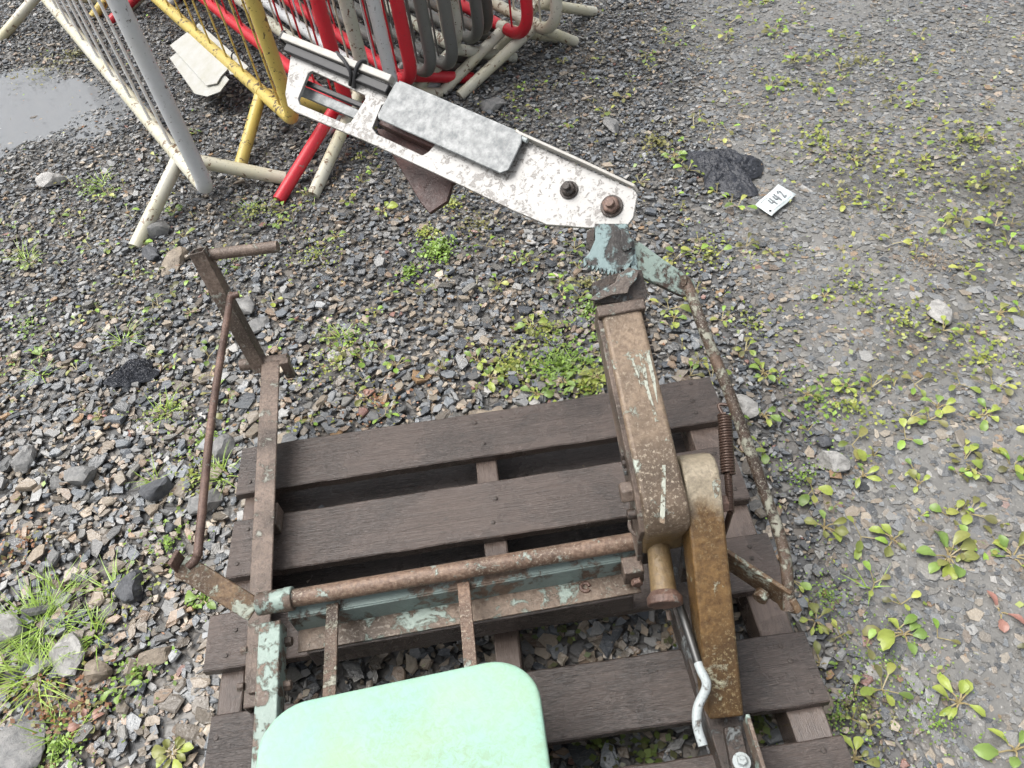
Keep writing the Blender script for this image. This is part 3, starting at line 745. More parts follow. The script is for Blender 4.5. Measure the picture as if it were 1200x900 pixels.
# --- right hand side: base rail, arm, post
br0, br1 = Vector((.275, 1.00, .195)), Vector((.300, .26, .195))
B(angle_bar(br0, br1, .07, .008, side=1), 'base_rail', m_dark)
B(MB().box((.277, .93, .168), (.02, 0, 0), (0, .035, 0), (0, 0, .0215)), 'packer', m_dark, .002)
B(MB().box((.297, .36, .168), (.02, 0, 0), (0, .035, 0), (0, 0, .0215)), 'packer', m_dark, .002)
A_top = at(727, 358, .665); A_bot = at(784, 606, .505)
ad = (A_top - A_bot).normalized(); ax = Vector((1, 0, 0)); ax = (ax - ad * ax.dot(ad)).normalized(); an = ax.cross(ad).normalized()
if an.z < 0: an = -an
def arm():
    """curved casting: side profile swept across its width"""
    Ln = (A_top - A_bot).length; D = .085; w = .0385
    prof = [(Ln, 0), (0.03, 0)]
    prof += [(.03 - .055 * math.sin(a), -.055 + .055 * math.cos(a)) for a in [math.radians(x) for x in (15, 30, 45, 60, 75, 90)]]
    prof += [(-.028, -.10), (-.046, -.150), (-.036, -.162), (.0, -.150), (.05, -D), (Ln, -D * .8)]
    def pt(l, d, s, sh=0.0): return A_bot + ad * l + an * d + ax * s
    # tapered: a little wider near the pivot end
    wd = lambda l: w * (1.0 + .06 * (1 - l / Ln))
    K = len(prof); vs = [pt(l, d, -wd(l)) for l, d in prof] + [pt(l, d, wd(l)) for l, d in prof]
    fs = [list(range(K)), list(range(K, 2 * K))[::-1]] + [[i, (i + 1) % K, K + (i + 1) % K, K + i] for i in range(K)]
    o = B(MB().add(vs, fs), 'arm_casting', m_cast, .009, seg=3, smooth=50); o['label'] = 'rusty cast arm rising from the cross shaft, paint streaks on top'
    # side flange along the left face
    prof2 = [(Ln * .97, -.012), (.05, -.010), (-.014, -.045), (-.022, -.10), (-.055, -.175), (.0, -.18), (.055, -.105), (Ln * .97, -D * .75)]
    K = len(prof2); vs = [pt(l, d, -wd(l) - .0085) for l, d in prof2] + [pt(l, d, -wd(l) + .002) for l, d in prof2]
    fs = [list(range(K)), list(range(K, 2 * K))[::-1]] + [[i, (i + 1) % K, K + (i + 1) % K, K + i] for i in range(K)]
    B(MB().add(vs, fs), 'side_plate', m_rail, .002)
    for l in (.04, .085, .10, .115, .13):
        if l == .04 or l == .085: continue
        B(hexhead(pt(l, -.045, -wd(l) - .008), -ax, .008, .007), 'bolt', m_dark, .001)
    B(hexhead(pt(.062, -.040, -wd(.06) - .008), -ax, .021, .022), 'nut', m_rail, .0015)
    B(MB().tube([pt(.022, -.05, -wd(0) - .008), pt(.022, -.05, -wd(0) - .024)], .010, 12), 'stud', m_dark, .001)
    # rack row along the right side near the top
    for i in range(6):
        B(MB().tube([pt(Ln - .02 - i * .017, -.03, wd(Ln) - .002), pt(Ln - .02 - i * .017, -.03, wd(Ln) + .010)], .007, 8), 'rack_tooth', m_dark, .001)
    # cap collar at the top end
    mb = MB(); mb.box(pt(Ln - .006, -D * .42, 0), ad * .0115, an * (D * .42 + .006), ax * (w + .008)); B(mb, 'arm_cap', m_rail, .003)
    mb = MB(); mb.box(pt(Ln + .030, -D * .5, .0), ad * .025, an * (D * .36), ax * (w - .008)); B(mb, 'arm_neck', m_dark, .003)
    # bare paint streaks left on the casting (three slim flakes of old paint)
    return pt, Ln
arm_pt, ALn = arm()
# old paint streaks: thin chips lying on the casting's top face
for pxs in ([(737, 415), (745, 436), (752, 456), (748, 438), (741, 418)], [(748, 410), (753, 434), (756, 452), (768, 494), (772, 494), (760, 454), (757, 432), (752, 410)], [(757, 414), (764, 446), (771, 475), (768, 444), (761, 414)], [(776, 545), (775, 575), (773, 612), (779, 614), (780, 575), (780, 545)]):
    pts = [on_plane(x, y, A_bot + an * .0012, an) for x, y in pxs]
    B(MB().prism(pts, [], an, .0009), 'paint_streak', m_streak, 0)
# spindle with flange under the arm's end, and a hidden pillar carrying the arm
sp1 = at(779, 703, .345); sp2 = arm_pt(-.012, -.140, -.006); spd = (sp2 - sp1).normalized()
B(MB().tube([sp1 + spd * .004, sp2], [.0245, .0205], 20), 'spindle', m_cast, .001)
B(MB().tube([sp1 - spd * .010, sp1 + spd * .004, sp1 + spd * .016], [.033, .033, .024], 20), 'spindle_flange', m_redrust, .002)
pil = arm_pt(.06, -.10, .0)
B(MB().box((pil.x + .006, pil.y + .02, (pil.z + .19) / 2), (.026, 0, 0), (0, .035, 0), (0, 0, (pil.z - .19) / 2 + .012)), 'pillar', m_dark, .003)
b0 = at(741, 668, .285)
B(MB().box(b0, (.020, 0, 0), (0, .018, 0), (0, 0, .025)), 'end_block', m_rail, .003)
B(hexhead(b0 + Vector((.004, -.018, -.008)), (0, -1, 0), .012, .012), 'bolt', m_redrust, .001)
B(MB().tube(smooth_path([at(752, 604, .40), at(740, 606, .40), at(739, 620, .395), at(752, 632, .39)], 6), .0042, 8), 'hook', m_rail, 0)

# ochre post leaning over the base
P_top = at(823, 556, .525); P_bot = at(852, 842, .235)
pd = (P_top - P_bot).normalized(); pxv = Vector((1, 0, 0)); pxv = (pxv - pd * pxv.dot(pd)).normalized(); pn = pxv.cross(pd).normalized()
if pn.z < 0: pn = -pn
def post():
    Ln = (P_top - P_bot).length; D = .075
    prof = [(0, 0), (Ln - .012, 0), (Ln + .012, -.010), (Ln + .026, -.028), (Ln + .030, -.052), (Ln + .028, -D - .012), (Ln * .5, -D), (0, -D)]
    wd = lambda l: .0315 + .001 * l / Ln
    def pt(l, d, s): return P_bot + pd * l + pn * d + pxv * s
    K = len(prof); vs = [pt(l, d, -wd(l)) for l, d in prof] + [pt(l, d, wd(l)) for l, d in prof]
    fs = [list(range(K)), list(range(K, 2 * K))[::-1]] + [[i, (i + 1) % K, K + (i + 1) % K, K + i] for i in range(K)]
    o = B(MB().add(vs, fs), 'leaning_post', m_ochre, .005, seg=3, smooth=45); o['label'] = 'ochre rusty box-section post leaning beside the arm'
    B(hexhead(pt(Ln * .86, -.03, wd(0)), pxv, .017, .016), 'bolt', m_redrust, .0015)
    return pt, Ln
post_pt, PLn = post()
pts = [on_plane(x, y, P_bot + pn * .0012, pn) for x, y in [(834, 566), (838, 584), (842, 580), (845, 563), (839, 560)]]
B(MB().prism(pts, [], pn, .0009), 'paint_streak', m_streak, 0)
# foot bracket of the post
fb = [at(848, 852, .215), at(868, 850, .215), at(880, 905, .215), at(858, 905, .215)]
B(MB().prism(fb, [], UP, .02), 'foot_bracket', m_dark, .002)
c = at(869, 893, .217); B(MB().tube([c, c + UP * .004], .016, 16), 'washer', m_bright, .001); B(hexhead(c + UP * .004, UP, .009, .010), 'bolt', m_bright, .001)
B(MB().bar(at(874, 842, .235), at(899, 925, .235), .007, .05), 'foot_strap', m_mint, .001)
# coil spring behind the post, with threaded rod
sa, sb = at(849, 486, .44), at(856, 600, .36)
def coil(a, b, R, r, turns, n=10):
    a, b = Vector(a), Vector(b); d = (b - a).normalized(); u = d.cross(Vector((1, 0, 0))).normalized(); v = d.cross(u)
    k = int(turns * n); return MB().tube([a + (b - a) * i / k + (u * math.cos(2 * math.pi * i / n) + v * math.sin(2 * math.pi * i / n)) * R for i in range(k + 1)], r, 6)
B(coil(sa, sa.lerp(sb, .62), .0125, .0026, 22), 'coil_spring', m_spring, 0, smooth=60)
B(coil(sa.lerp(sb, .55), sb, .0065, .0018, 26), 'threaded_rod', m_spring, 0, smooth=60)
B(MB().tube(smooth_path([sa + Vector((0, -.01, -.004)), sa + Vector((-.006, .022, .006)), at(858, 475, .452), at(863, 472, .458)], 6), .0035, 8), 'spring_hook', m_spring, 0)
B(MB().tube([sb, Vector((sb.x - .02, sb.y - .02, .2))], .006, 8), 'spring_anchor', m_spring, 0)
# long worn rod from the top lever to the lower lever
k0, k1 = at(806, 335, .625), at(925, 716, .30)
rodp = smooth_path([k0 + Vector((-.012, .004, .012)), k0, at(828, 395, .585), at(858, 470, .515), at(897, 580, .41), at(912, 622, .375), at(921, 660, .345), k1], 6)
B(MB().tube(rodp, .0112, 12), 'long_rod', m_rod, 0)
q0, q1 = at(862, 662, .315), at(922, 702, .300)
qd = (q1 - q0).normalized()
B(MB().bar(q0 - qd * .05, q1, .009, .062), 'lower_lever', m_leverR, .002)
B(MB().bar(q1 - qd * .004, at(928, 716, .285), .014, .058), 'lever_eye', m_leverR, .003)
c = at(893, 697, .300); B(MB().tube([c + qd.cross(UP) * -.006, c + qd.cross(UP) * .012], .014, 14), 'lever_pin', m_leverR, .0015)
B(MB().box(q0 - qd * .05 + Vector((-.03, 0, -.04)), (.03, 0, 0), (0, .012, 0), (0, 0, .06)), 'lever_bracket', m_dark, .002)
# crank handle
ck = smooth_path([at(796, 708, .30), at(808, 745, .295), at(820, 782, .29), at(828, 803, .29), at(818, 828, .288), at(817, 850, .285), at(824, 874, .28)], 6)
cut = 11
B(MB().tube(ck[:cut + 1], .0082, 12), 'crank_screw', m_thread, 0); B(MB().tube(ck[cut:], .0084, 14), 'crank_handle', m_bright, 0)
B(MB().tube([at(783, 716, .29), at(785, 726, .28)], .005, 8), 'pin', m_rail, 0)

# --- toothed sector, pawl and top lever at the arm's upper end
topn = Vector((-.05, -.62, .78)).normalized()
def plate_px(name, pxs, p0, n, th, mat, bevel=.0015, holes=(), label=None):
    o = B(MB().prism([on_plane(x, y, p0, n) for x, y in pxs], [[on_plane(x, y, p0, n) for x, y in h] for h in holes], n, th), name, mat, bevel)
    if label: o['label'] = label
    return o
ps = at(714, 300, .70)
teeth = []
N = 11
for i in range(N):
    t = i / N; x = 684 + 50 * t; yb = 306 + 12 * math.sin(t * 1.9)
    teeth += [(x, yb - .5), (x + .8, yb + 5.5), (x + 2.4, yb + 5.5)]
sector = teeth + [(735, 316), (742, 305), (741, 290), (735, 262), (697, 262), (698, 280), (690, 298), (684, 303)]
plate_px('toothed_sector', sector, ps, topn, .022, m_sector, .0008, label='chipped mint toothed sector under the white head')
ps2 = ps + topn * .006
plate_px('sector_cheek', [(728, 268), (735, 268), (741, 281), (741, 290), (732, 295), (728, 290)], ps2, topn, .02, m_sector)
plate_px('sector_cheek', [(688, 271), (697, 266), (697, 284), (692, 294), (687, 289)], ps - topn * .01, topn, .02, m_dark)
pw = at(722, 335, .685)
plate_px('neck_block', [(694, 331), (716, 322), (738, 316), (752, 316), (759, 344), (757, 352), (697, 356)], pw - topn * .006, topn, .045, m_dark)
plate_px('pawl', [(691, 351), (703, 341), (721, 331), (724, 322), (737, 313), (749, 317), (746, 327), (738, 336), (736, 343), (720, 345), (700, 352)], pw + topn * .012, topn, .016, m_pawl, label='pale chipped pawl resting on the arm cap')
tl = at(770, 312, .665); tln = Vector((.25, -.55, .80)).normalized()
ec = [(803 + 12 * math.cos(a), 335 + 12 * math.sin(a)) for a in [math.radians(x) for x in (-40, -15, 10, 35, 60, 90, 120)]]
plate_px('top_lever', [(742, 281), (752, 285), (775, 302), (806, 323)] + ec + [(786, 340), (758, 327), (746, 322)], tl, tln, .012, m_mint, label='mint tapered lever joining the arm top to the long rod')
plate_px('top_lever_web', [(736, 285), (743, 280), (749, 322), (746, 330), (742, 327)], tl + tln * .004, tln, .02, m_sector)

# --- white slotted head
h0 = at(717, 242, .745); h1 = at(345, 95, .83)
hl = (h1 - h0).normalized(); hn = Vector((-.10, -.62, .78)); hn = (hn - hl * hn.dot(hl)).normalized()
def hp(x, y, up=0.0): return on_plane(x, y, h0 + hn * up, hn)
outer = [(736, 263), (742, 255), (747, 228), (744, 223), (690, 199), (612, 164), (560, 142), (460, 103), (345, 60), (341, 62), (334, 110), (337, 124), (346, 131), (430, 166), (540, 217), (600, 246), (640, 263), (690, 267), (728, 267)]
hole1 = [(366, 83), (427, 111), (428, 116), (411, 143), (405, 145), (351, 122), (349, 116), (361, 86)]
hole2 = [(452, 121), (520, 148), (524, 153), (502, 178), (495, 182), (441, 157), (436, 150), (447, 123)]
B(MB().prism([hp(x, y) for x, y in outer], [[hp(x, y) for x, y in hole1], [hp(x, y) for x, y in hole2]], hn, .009), 'head_plate', m_head, .0012)['label'] = 'white speckled slotted plate of the head'
# upstanding flange on the far edge
f = [(747, 227), (744, 222), (690, 198), (612, 163), (608, 160)]
mb = MB(); base = [hp(x, y, -.004) for x, y in f]; topz = (.004, .014, .024, .026, .026)
vs = []
back = hn.cross(hl).normalized()
if back.y < 0: back = -back
for p_, h_ in zip(base, topz): vs += [p_, p_ + hn * h_, p_ + hn * h_ + back * .006, p_ + back * .006]
fs = []
for i in range(len(base) - 1):
    for k in range(4): fs.append([i * 4 + k, i * 4 + (k + 1) % 4, i * 4 + 4 + (k + 1) % 4, i * 4 + 4 + k])
fs += [[0, 1, 2, 3], [(len(base) - 1) * 4 + k for k in range(4)][::-1]]
B(MB().add(vs, fs), 'head_flange', m_cream, .001)
# bolts
for (x, y, r) in ((667, 223, .0155), (717, 242, .0185)):
    c = hp(x, y, .0005); B(MB().tube([c, c + hn * .004], r * 1.25, 18), 'washer', m_dark, .001); 
    bo = B(hexhead(c + hn * .004, hn, r, .013), 'bolt', m_redrust if x > 700 else m_dark, .0015); B(MB().tube([c + hn * .015, c + hn * .028], r * .52, 12), 'bolt_end', m_redrust if x > 700 else m_dark, .001, parent=bo)
# rubber and pale strip along the far left edge
e0, e1 = hp(338, 58, .004), hp(458, 108, .004)
B(MB().box((e0 + e1) / 2 + hn * .006, (e1 - e0) / 2, back * .011, hn * .010), 'rubber_strip', m_rubber, .003)
e0, e1 = hp(333, 45, .012), hp(464, 97, .012)
B(MB().box((e0 + e1) / 2 + hn * .008, (e1 - e0) / 2 * .965, back * .0085, hn * .010), 'pale_strip', m_cream, .002)
B(MB().box(e0 + hn * .004 + (e1 - e0) * .012, (e1 - e0) * .012, back * .013, hn * .014), 'strip_end', m_rubber, .003)
e0, e1 = hp(356, 96, -.03), hp(428, 126, -.03)
B(MB().box((e0 + e1) / 2, (e1 - e0) / 2 * 1.08, back * .006, hn * .008), 'inner_rubber', m_rubber, .002)
e0, e1 = hp(352, 106, -.04), hp(424, 137, -.04)
B(MB().box((e0 + e1) / 2, (e1 - e0) / 2 * 1.08, back * .012, hn * .006), 'inner_bar', m_galv, .002)
# guard sheet bent over the slot
gp = [(464, 95), (612, 158), (611, 168), (596, 199), (586, 203), (443, 139), (442, 134)]
B(MB().prism([hp(x, y, .022) for x, y in gp], [], hn, .004), 'guard_sheet', m_galv, .002)['label'] = 'mottled galvanised guard sheet over the slot'
e0, e1 = hp(466, 96, .02), hp(611, 158, .02)
B(MB().box((e0 + e1) / 2 + back * .002 + hn * -.016, (e1 - e0) / 2 * .99, back * .003, hn * .0155), 'guard_lip', m_galv, .001)
c = hp(612, 162, .015); B(MB().tube([c - (e1 - e0).normalized() * .01, c + (e1 - e0).normalized() * .014], .006, 10), 'guard_pin', m_bright, .001)
# black cable tie round the strips
cc = hp(411, 84, .02)
tie = [hp(410, 100, .004), hp(411, 86, .026), hp(404, 72, .036), hp(396, 63, .026), hp(394, 62, .0)]
B(MB().tube(smooth_path(tie, 5), .0042, 8), 'cable_tie', m_rubber, 0)
tie = [hp(415, 103, .004), hp(416, 88, .024), hp(420, 75, .034), hp(427, 72, .02), hp(428, 76, .0)]
B(MB().tube(smooth_path(tie, 5), .0048, 8), 'cable_tie', m_rubber, 0)
# dark red rusty bracket behind the head
bp = h0 - hn * .065 
on = lambda x, y: on_plane(x, y, bp, hn)
B(MB().prism([on(440, 150), (on(520, 160)), on(545, 205), on(530, 216), on(524, 236), on(503, 250), on(493, 238), on(462, 186)], [], hn, .012), 'rear_bracket', m_maroon, .002)
e0, e1 = hp(452, 140, -.03), hp(525, 172, -.03)
B(MB().box((e0 + e1) / 2, (e1 - e0) / 2, back * .02, hn * .018), 'rear_block', m_maroon, .002)
e0 = hp(700, 240, -.02)
B(MB().box(e0, hl * .05, back * .03, hn * .0105), 'head_clamp', m_dark, .003)
c = hp(714, 262, -.045)
B(MB().box(c, hl * .02, back * .03, hn * .03), 'head_neck', m_dark, .004)

# ------------------------------------------------------------------ crowd barriers
E_ = Vector((-.493, .87, 0)).normalized(); N_ = Vector((E_.y, -E_.x, 0)); O_ = Vector((-1.0, 2.48, 0))
BANG = math.atan2(E_.y, E_.x)
def barrier(n, s, L, colour, label, barcol=None, half=(.30, .30), Ht=1.06, zr=.165, rt=.0255, corner=.11, foot=(.10, .10), bars=True, step=.19, feetcol=None, fend=(0, 0), railcol=None, rbar=.0044):
    p = O_ + N_ * n + E_ * s
    root = empty('crowd_barrier', (p.x, p.y, 0), BANG); tag(root, label, 'barrier', 'crowd barriers stacked side by side')
    m = BM[colour]; mb_ = BM[barcol or colour]; mf = BM[feetcol or colour]
    # frame: rounded rectangle in the local x-z plane
    r = corner; x1 = L; z0, z1 = zr, Ht; path = []
    U, W = Vector((1, 0, 0)), Vector((0, 0, 1))
    path += arc((r, 0, z0 + r), U, W, r, math.radians(270), math.radians(180), 8)
    path += arc((r, 0, z1 - r), U, W, r, math.radians(180), math.radians(90), 8)
    path += arc((x1 - r, 0, z1 - r), U, W, r, math.radians(90), 0, 8)
    path += arc((x1 - r, 0, z0 + r), U, W, r, 0, math.radians(-90), 8)
    path += [Vector((r + .02, 0, z0))] ; path.append(path[0].copy())
    MB().tube(path, rt, 14, cap=False).build('frame', m, root, local=True, smooth=60)
    if railcol: MB().tube([(r * .9, 0, z0), (x1 - r, 0, z0)], rt * 1.015, 14).build('bottom_rail', BM[railcol], root, local=True, smooth=60)
    # uprights
    if bars:
        k = int((L - .16) / step); bm0 = None
        for i in range(k):
            x = .12 + i * step
            if bm0 is None: o = bm0 = MB().tube([(0, 0, z0 + rt * .6), (0, 0, z1 - rt * .6)], rbar, 8).build('upright_bar', mb_, root, local=True, smooth=60)
            else: o = bm0.copy(); col.objects.link(o)
            o.location = (x, random.uniform(-.004, .004), 0)
    # splayed legs at both ends
    for x in (foot[0], L - foot[1]):
        for sg, h in ((-1, half[0]), (1, half[1])):
            fe = fend[0 if sg < 0 else 1] if x == foot[0] else 0.0
            MB().tube([(x, sg * .004, z0 - rt * .2), (x + fe + random.uniform(-.01, .01), -sg * h, .006)], rt * .93, 14).build('leg', mf, root, local=True, smooth=60)
        # weld ring
        MB().tube([(x - .024, 0, z0), (x + .024, 0, z0)], rt * 1.06, 14).build('weld_collar', mf, root, local=True, smooth=60)
    return root
barrier(.010, -.035, 2.62, 'clean', 'white barrier standing nearest, its end post left of the white sign', 'bright', half=(.31, .31), corner=.06, rt=.0285, step=.25, foot=(.32, .07), fend=(-.19, -.19), railcol='white', rbar=.0056, feetcol='white')
barrier(.455, .165, 2.30, 'yellow', 'yellow barrier with a white sheet tied to its bottom rail', half=(.27, .27), corner=.06, rt=.0275, foot=(.34, .1), fend=(-.24, -.12))
barrier(.635, .03, 2.28, 'red', 'red barrier right behind the yellow one', 'red', half=(.40, .34), rt=.0265, foot=(.13, .10), fend=(-.19, 0))
barrier(.760, .09, 2.30, 'dirty', 'white barrier between the two nearest red barriers', 'white', half=(.41, .36), rt=.0265, foot=(.10, .10), fend=(-.28, 0), corner=.10, feetcol='white')
barrier(.845, .04, 2.26, 'clean', 'clean white barrier just left of the second red barrier', 'clean', half=(.30, .30), corner=.09, foot=(.2, .16))
barrier(.935, .035, 2.26, 'red', 'second red barrier, rounded end just above the galvanised guard sheet', 'red', half=(.32, .36), rt=.0265, foot=(.16, .10))
barrier(1.030, .035, 2.26, 'grey', 'dull grey barrier right of the second red barrier', 'grey', half=(.3, .3), foot=(.22, .12))
barrier(1.125, .020, 2.26, 'grey', 'grey barrier with a tight rounded lower end', 'grey', half=(.3, .30), foot=(.26, .12))
barrier(1.235, .15, 2.26, 'dirty', 'stained white barrier between the grey barriers', 'white', half=(.32, .30), foot=(.05, .12))
barrier(1.330, .13, 2.26, 'grey', 'grey barrier behind the stained white foot', 'grey', half=(.3, .3), foot=(.2, .12))
barrier(1.400, .16, 2.26, 'darkgrey', 'brownish dark grey barrier left of the rightmost red one', 'darkgrey', half=(.3, .3), foot=(.24, .12))
barrier(1.490, -.005, 2.26, 'red', 'rightmost red barrier with wide rounded end', 'red', half=(.36, .3), foot=(.19, .12), feetcol='white', corner=.13)
barrier(1.600, -.06, 2.26, 'white', 'white barrier at the right end of the stack with rounded end', 'white', half=(.43, .22), foot=(.16, .12), corner=.13)
barrier(1.745, .12, 2.26, 'white', 'last white barrier, mostly beyond the top of the photo', 'white', half=(.3, .33), foot=(.15, .12), corner=.13)

# white sheet tied to the yellow barrier
def sheet(name, pxs, mat, thick, parent=None):
    return MB().prism([Vector(p) for p in pxs], [], Vector((0, 0, 1)), thick).build(name, mat, parent, bevel=0, smooth=0)
m_sheet = None
def M_sheet():
    t = NT('weathered_white_sheet'); n = t.noise(18, 6, .7); v = t.noise(40, 6, .7, t.mapping((1, 12, 1)))
    c = t.mix(t.ramp(n, [(.35, 0), (.75, .8)]), (.47, .47, .45), (.36, .35, .27)); c = t.mix(t.ramp(v, [(.5, 0), (.75, .45)]), c, (.30, .31, .29))
    t.set(c, .4); return t.m
m_sheet = M_sheet()
root = empty('notice_board', tuple(at(245, 75, .1))); tag(root, 'weathered white plastic sheet hanging from the yellow barrier', 'sheet')
def z_of(x, y):  # slopes from the rail down to the outer edge
    return None
top = [at(233, 27, .195), at(291, 78, .195)]; dn = [at(199, 53, .13), at(252, 110, .12)]
def bil(u, v, dz=0): 
    a = top[0].lerp(top[1], u); b = dn[0].lerp(dn[1], u); p_ = a.lerp(b, v); p_.z += dz; return p_
pn_ = (top[1] - top[0]).cross(dn[0] - top[0]).normalized()
if pn_.z < 0: pn_ = -pn_
MB().prism([bil(u, v) for u, v in ((0, 0), (1, 0), (1, .30), (.92, .42), (.84, .36), (.86, .62), (.9, .8), (.83, 1.02), (0, 1))], [], pn_, .004).build('upper_sheet', m_sheet, root, bevel=.0006)
MB().prism([bil(u, v, -.012) for u, v in ((.12, .5), (.93, .5), (.98, .86), (.92, 1.16), (.78, 1.34), (.12, 1.22))], [], pn_, .004).build('lower_sheet', m_sheet, root, bevel=.0006)
for u in (.06, .80):
    c = bil(u, .04, .004); MB().tube(arc(c + Vector((.004, .012, -.004)), N_, UP, .027, 0, 5.9, 16), .0035, 6).build('cable_tie', m_rubber, root)

# ------------------------------------------------------------------ lot tag and dark rags
tg = [at(885, 240, .020), at(904, 253, .020), at(933, 228, .026), at(912, 216, .026)]
tagc = (tg[0] + tg[2]) / 2
tagroot = empty('lot_tag', tuple(tagc)); tag(tagroot, 'white paper tag with handwritten 442 lying on the silt', 'tag')
m_paper = M_simple('tag_paper', (.60, .66, .66), .5, 0, .05, 60, 0); m_ink = M_simple('tag_ink', (.16, .17, .18), .6, 0, .1, 60, 0); m_print = M_simple('tag_print', (.45, .48, .48), .6, 0, .1, 60, 0)
ux_ = (tg[3] - tg[0]).lerp(tg[2] - tg[1], .5); uy_ = (tg[0] - tg[1]).lerp(tg[3] - tg[2], .5)   # reading direction, up direction
tn_ = ux_.cross(uy_).normalized()
if tn_.z < 0: tn_ = -tn_
def tp(u, v, dz=0): return tg[1] + (tg[2] - tg[1]).lerp(tg[3] - tg[0], v) * u + (tg[0] - tg[1]) * v + tn_ * dz
nx, ny = 10, 4; vs = [tp(i / nx, j / ny, .002 * math.sin(i * .7)) for j in range(ny + 1) for i in range(nx + 1)]
fs = [[j * (nx + 1) + i, j * (nx + 1) + i + 1, (j + 1) * (nx + 1) + i + 1, (j + 1) * (nx + 1) + i] for j in range(ny) for i in range(nx)]
o = MB().add(vs, fs).build('card', m_paper, tagroot, smooth=60); sm = o.modifiers.new('thick', 'SOLIDIFY'); sm.thickness = .0008
def ink(lines, w, name, mat):
    mb = MB()
    for ln in lines:
        for a, b in zip(ln[:-1], ln[1:]):
            pa_, pb_ = tp(*a, .0036), tp(*b, .0036); mb.bar(pa_, pb_, w, .0008, tn_)
    mb.build(name, mat, tagroot, smooth=0)
four = lambda u: [[(u, .72), (u - .025, .46), (u + .10, .46)], [(u + .075, .76), (u + .055, .24)]]
two = lambda u: [[(u, .64), (u + .03, .74), (u + .075, .72), (u + .085, .60), (u + .04, .42), (u, .28), (u + .10, .30)]]
ink(four(.34), .0050, 'digit', m_ink); ink(four(.53), .0050, 'digit', m_ink); ink(two(.71), .0050, 'digit', m_ink)
ink([[(.18, .14), (.88, .14)], [(.12, .86), (.42, .86)]], .0022, 'printed_line', m_print)
c = tp(.09, .22, .003); MB().tube([c, c + tn_ * .0012], .0045, 12).build('punched_hole', m_rubber, tagroot)

def rag(px, py, sx, sy, h, label, seed, cat='rag', name='black_rag', rz=0.0):
    r_ = random.Random(seed); n = 44; p = at(px, py); vs = []; fs = []
    ph = [r_.uniform(0, 6.28) for _ in range(12)]
    for j in range(n + 1):
        for i in range(n + 1):
            u, v = i / n * 2 - 1, j / n * 2 - 1
            # square to disc
            x = u * math.sqrt(1 - v * v / 2); y = v * math.sqrt(1 - u * u / 2); r = math.hypot(x, y); a = math.atan2(y, x)
            R = 1 + .16 * math.sin(3 * a + ph[0]) + .10 * math.sin(5 * a + ph[1]) + .06 * math.sin(9 * a + ph[2])
            fold = abs(math.sin(6 * x + 3 * y + 2.0 * math.sin(4 * y + ph[4]) + ph[3])) * .5 + abs(math.sin(11 * y - 5 * x + 1.7 * math.sin(6 * x + ph[5]))) * .35 + abs(math.sin(19 * x + 13 * y + ph[6] + 2 * math.sin(5 * y))) * .3 + abs(math.sin(27 * y - 17 * x + 2.2 * math.sin(9 * x + ph[7]))) * .22
            z = h * ((1 - r ** 2.5) * .75 + .42 * fold * (1 - r ** 4)) - .004 * r
            X_, Y_ = x * R * sx, y * R * sy
            z += r_.uniform(-.0035, .0045) * (1 - r ** 6)
            vs.append((X_ * math.cos(rz) - Y_ * math.sin(rz), X_ * math.sin(rz) + Y_ * math.cos(rz), max(z, -.006)))
    for j in range(n):
        for i in range(n): fs.append([j * (n + 1) + i, j * (n + 1) + i + 1, (j + 1) * (n + 1) + i + 1, (j + 1) * (n + 1) + i])
    t = NT('dark_wet_cloth'); nn = t.noise(60, 5, .7); t.set(t.mix(nn, (.014, .016, .021), (.040, .044, .056)), t.ramp(nn, [(.3, .28), (.7, .55)])); t.bump(nn, .8, .006)
    o = MB().add(vs, fs).build(name, t.m, None, smooth=24); o.location = (p.x, p.y, .012)
    return tag(o, label, cat)
rag(850, 202, .115, .155, .034, 'crumpled black rag beside the white tag', 3, rz=.35)
rag(158, 440, .075, .055, .022, 'small dark blue-black rag half buried left of the pull rod', 5, rz=.2)

# ------------------------------------------------------------------ plants
def leaf_mesh(name, L, W, curl, seed, pts=6):
    r_ = random.Random(seed); vs = []; fs = []
    for i in range(pts + 1):
        t = i / pts; w = W / 2 * (math.sin(math.pi * min(1, (t ** 1.35) * .95 + .04)) ** .62) * (.75 + .3 * t) * (1 + r_.uniform(-.1, .1)); x = L * t
        z = L * (.16 * math.sin(t * 2.6) - curl * t * t); e = W * .13
        vs += [(x, -w, z + e * (w / W) * 2 + r_.uniform(-.05, .05) * W), (x, -w * .5, z + e * .3), (x, 0, z - e * .25), (x, w * .5, z + e * .3), (x, w, z + e * (w / W) * 2 + r_.uniform(-.05, .05) * W)]
    for i in range(pts):
        for k in range(4): fs.append([i * 5 + k, i * 5 + k + 1, i * 5 + 6 + k, i * 5 + 5 + k])
    me = bpy.data.meshes.new(name); me.from_pydata(vs, [], fs); me.shade_smooth(); return me
LEAVES = {}
for mi, mt in (('g', m_leaf_g), ('y', m_leaf_y), ('o', m_leaf_o), ('r', m_leaf_r)):
    LEAVES[mi] = []
    for k, (L, W, c) in enumerate([(1, .72, .10), (1, .60, .25), (1, .85, .18), (1, .48, .3)]):
        me = leaf_mesh('leaf', L, W, c, k * 7 + ord(mi)); me.materials.append(mt); LEAVES[mi].append(me)
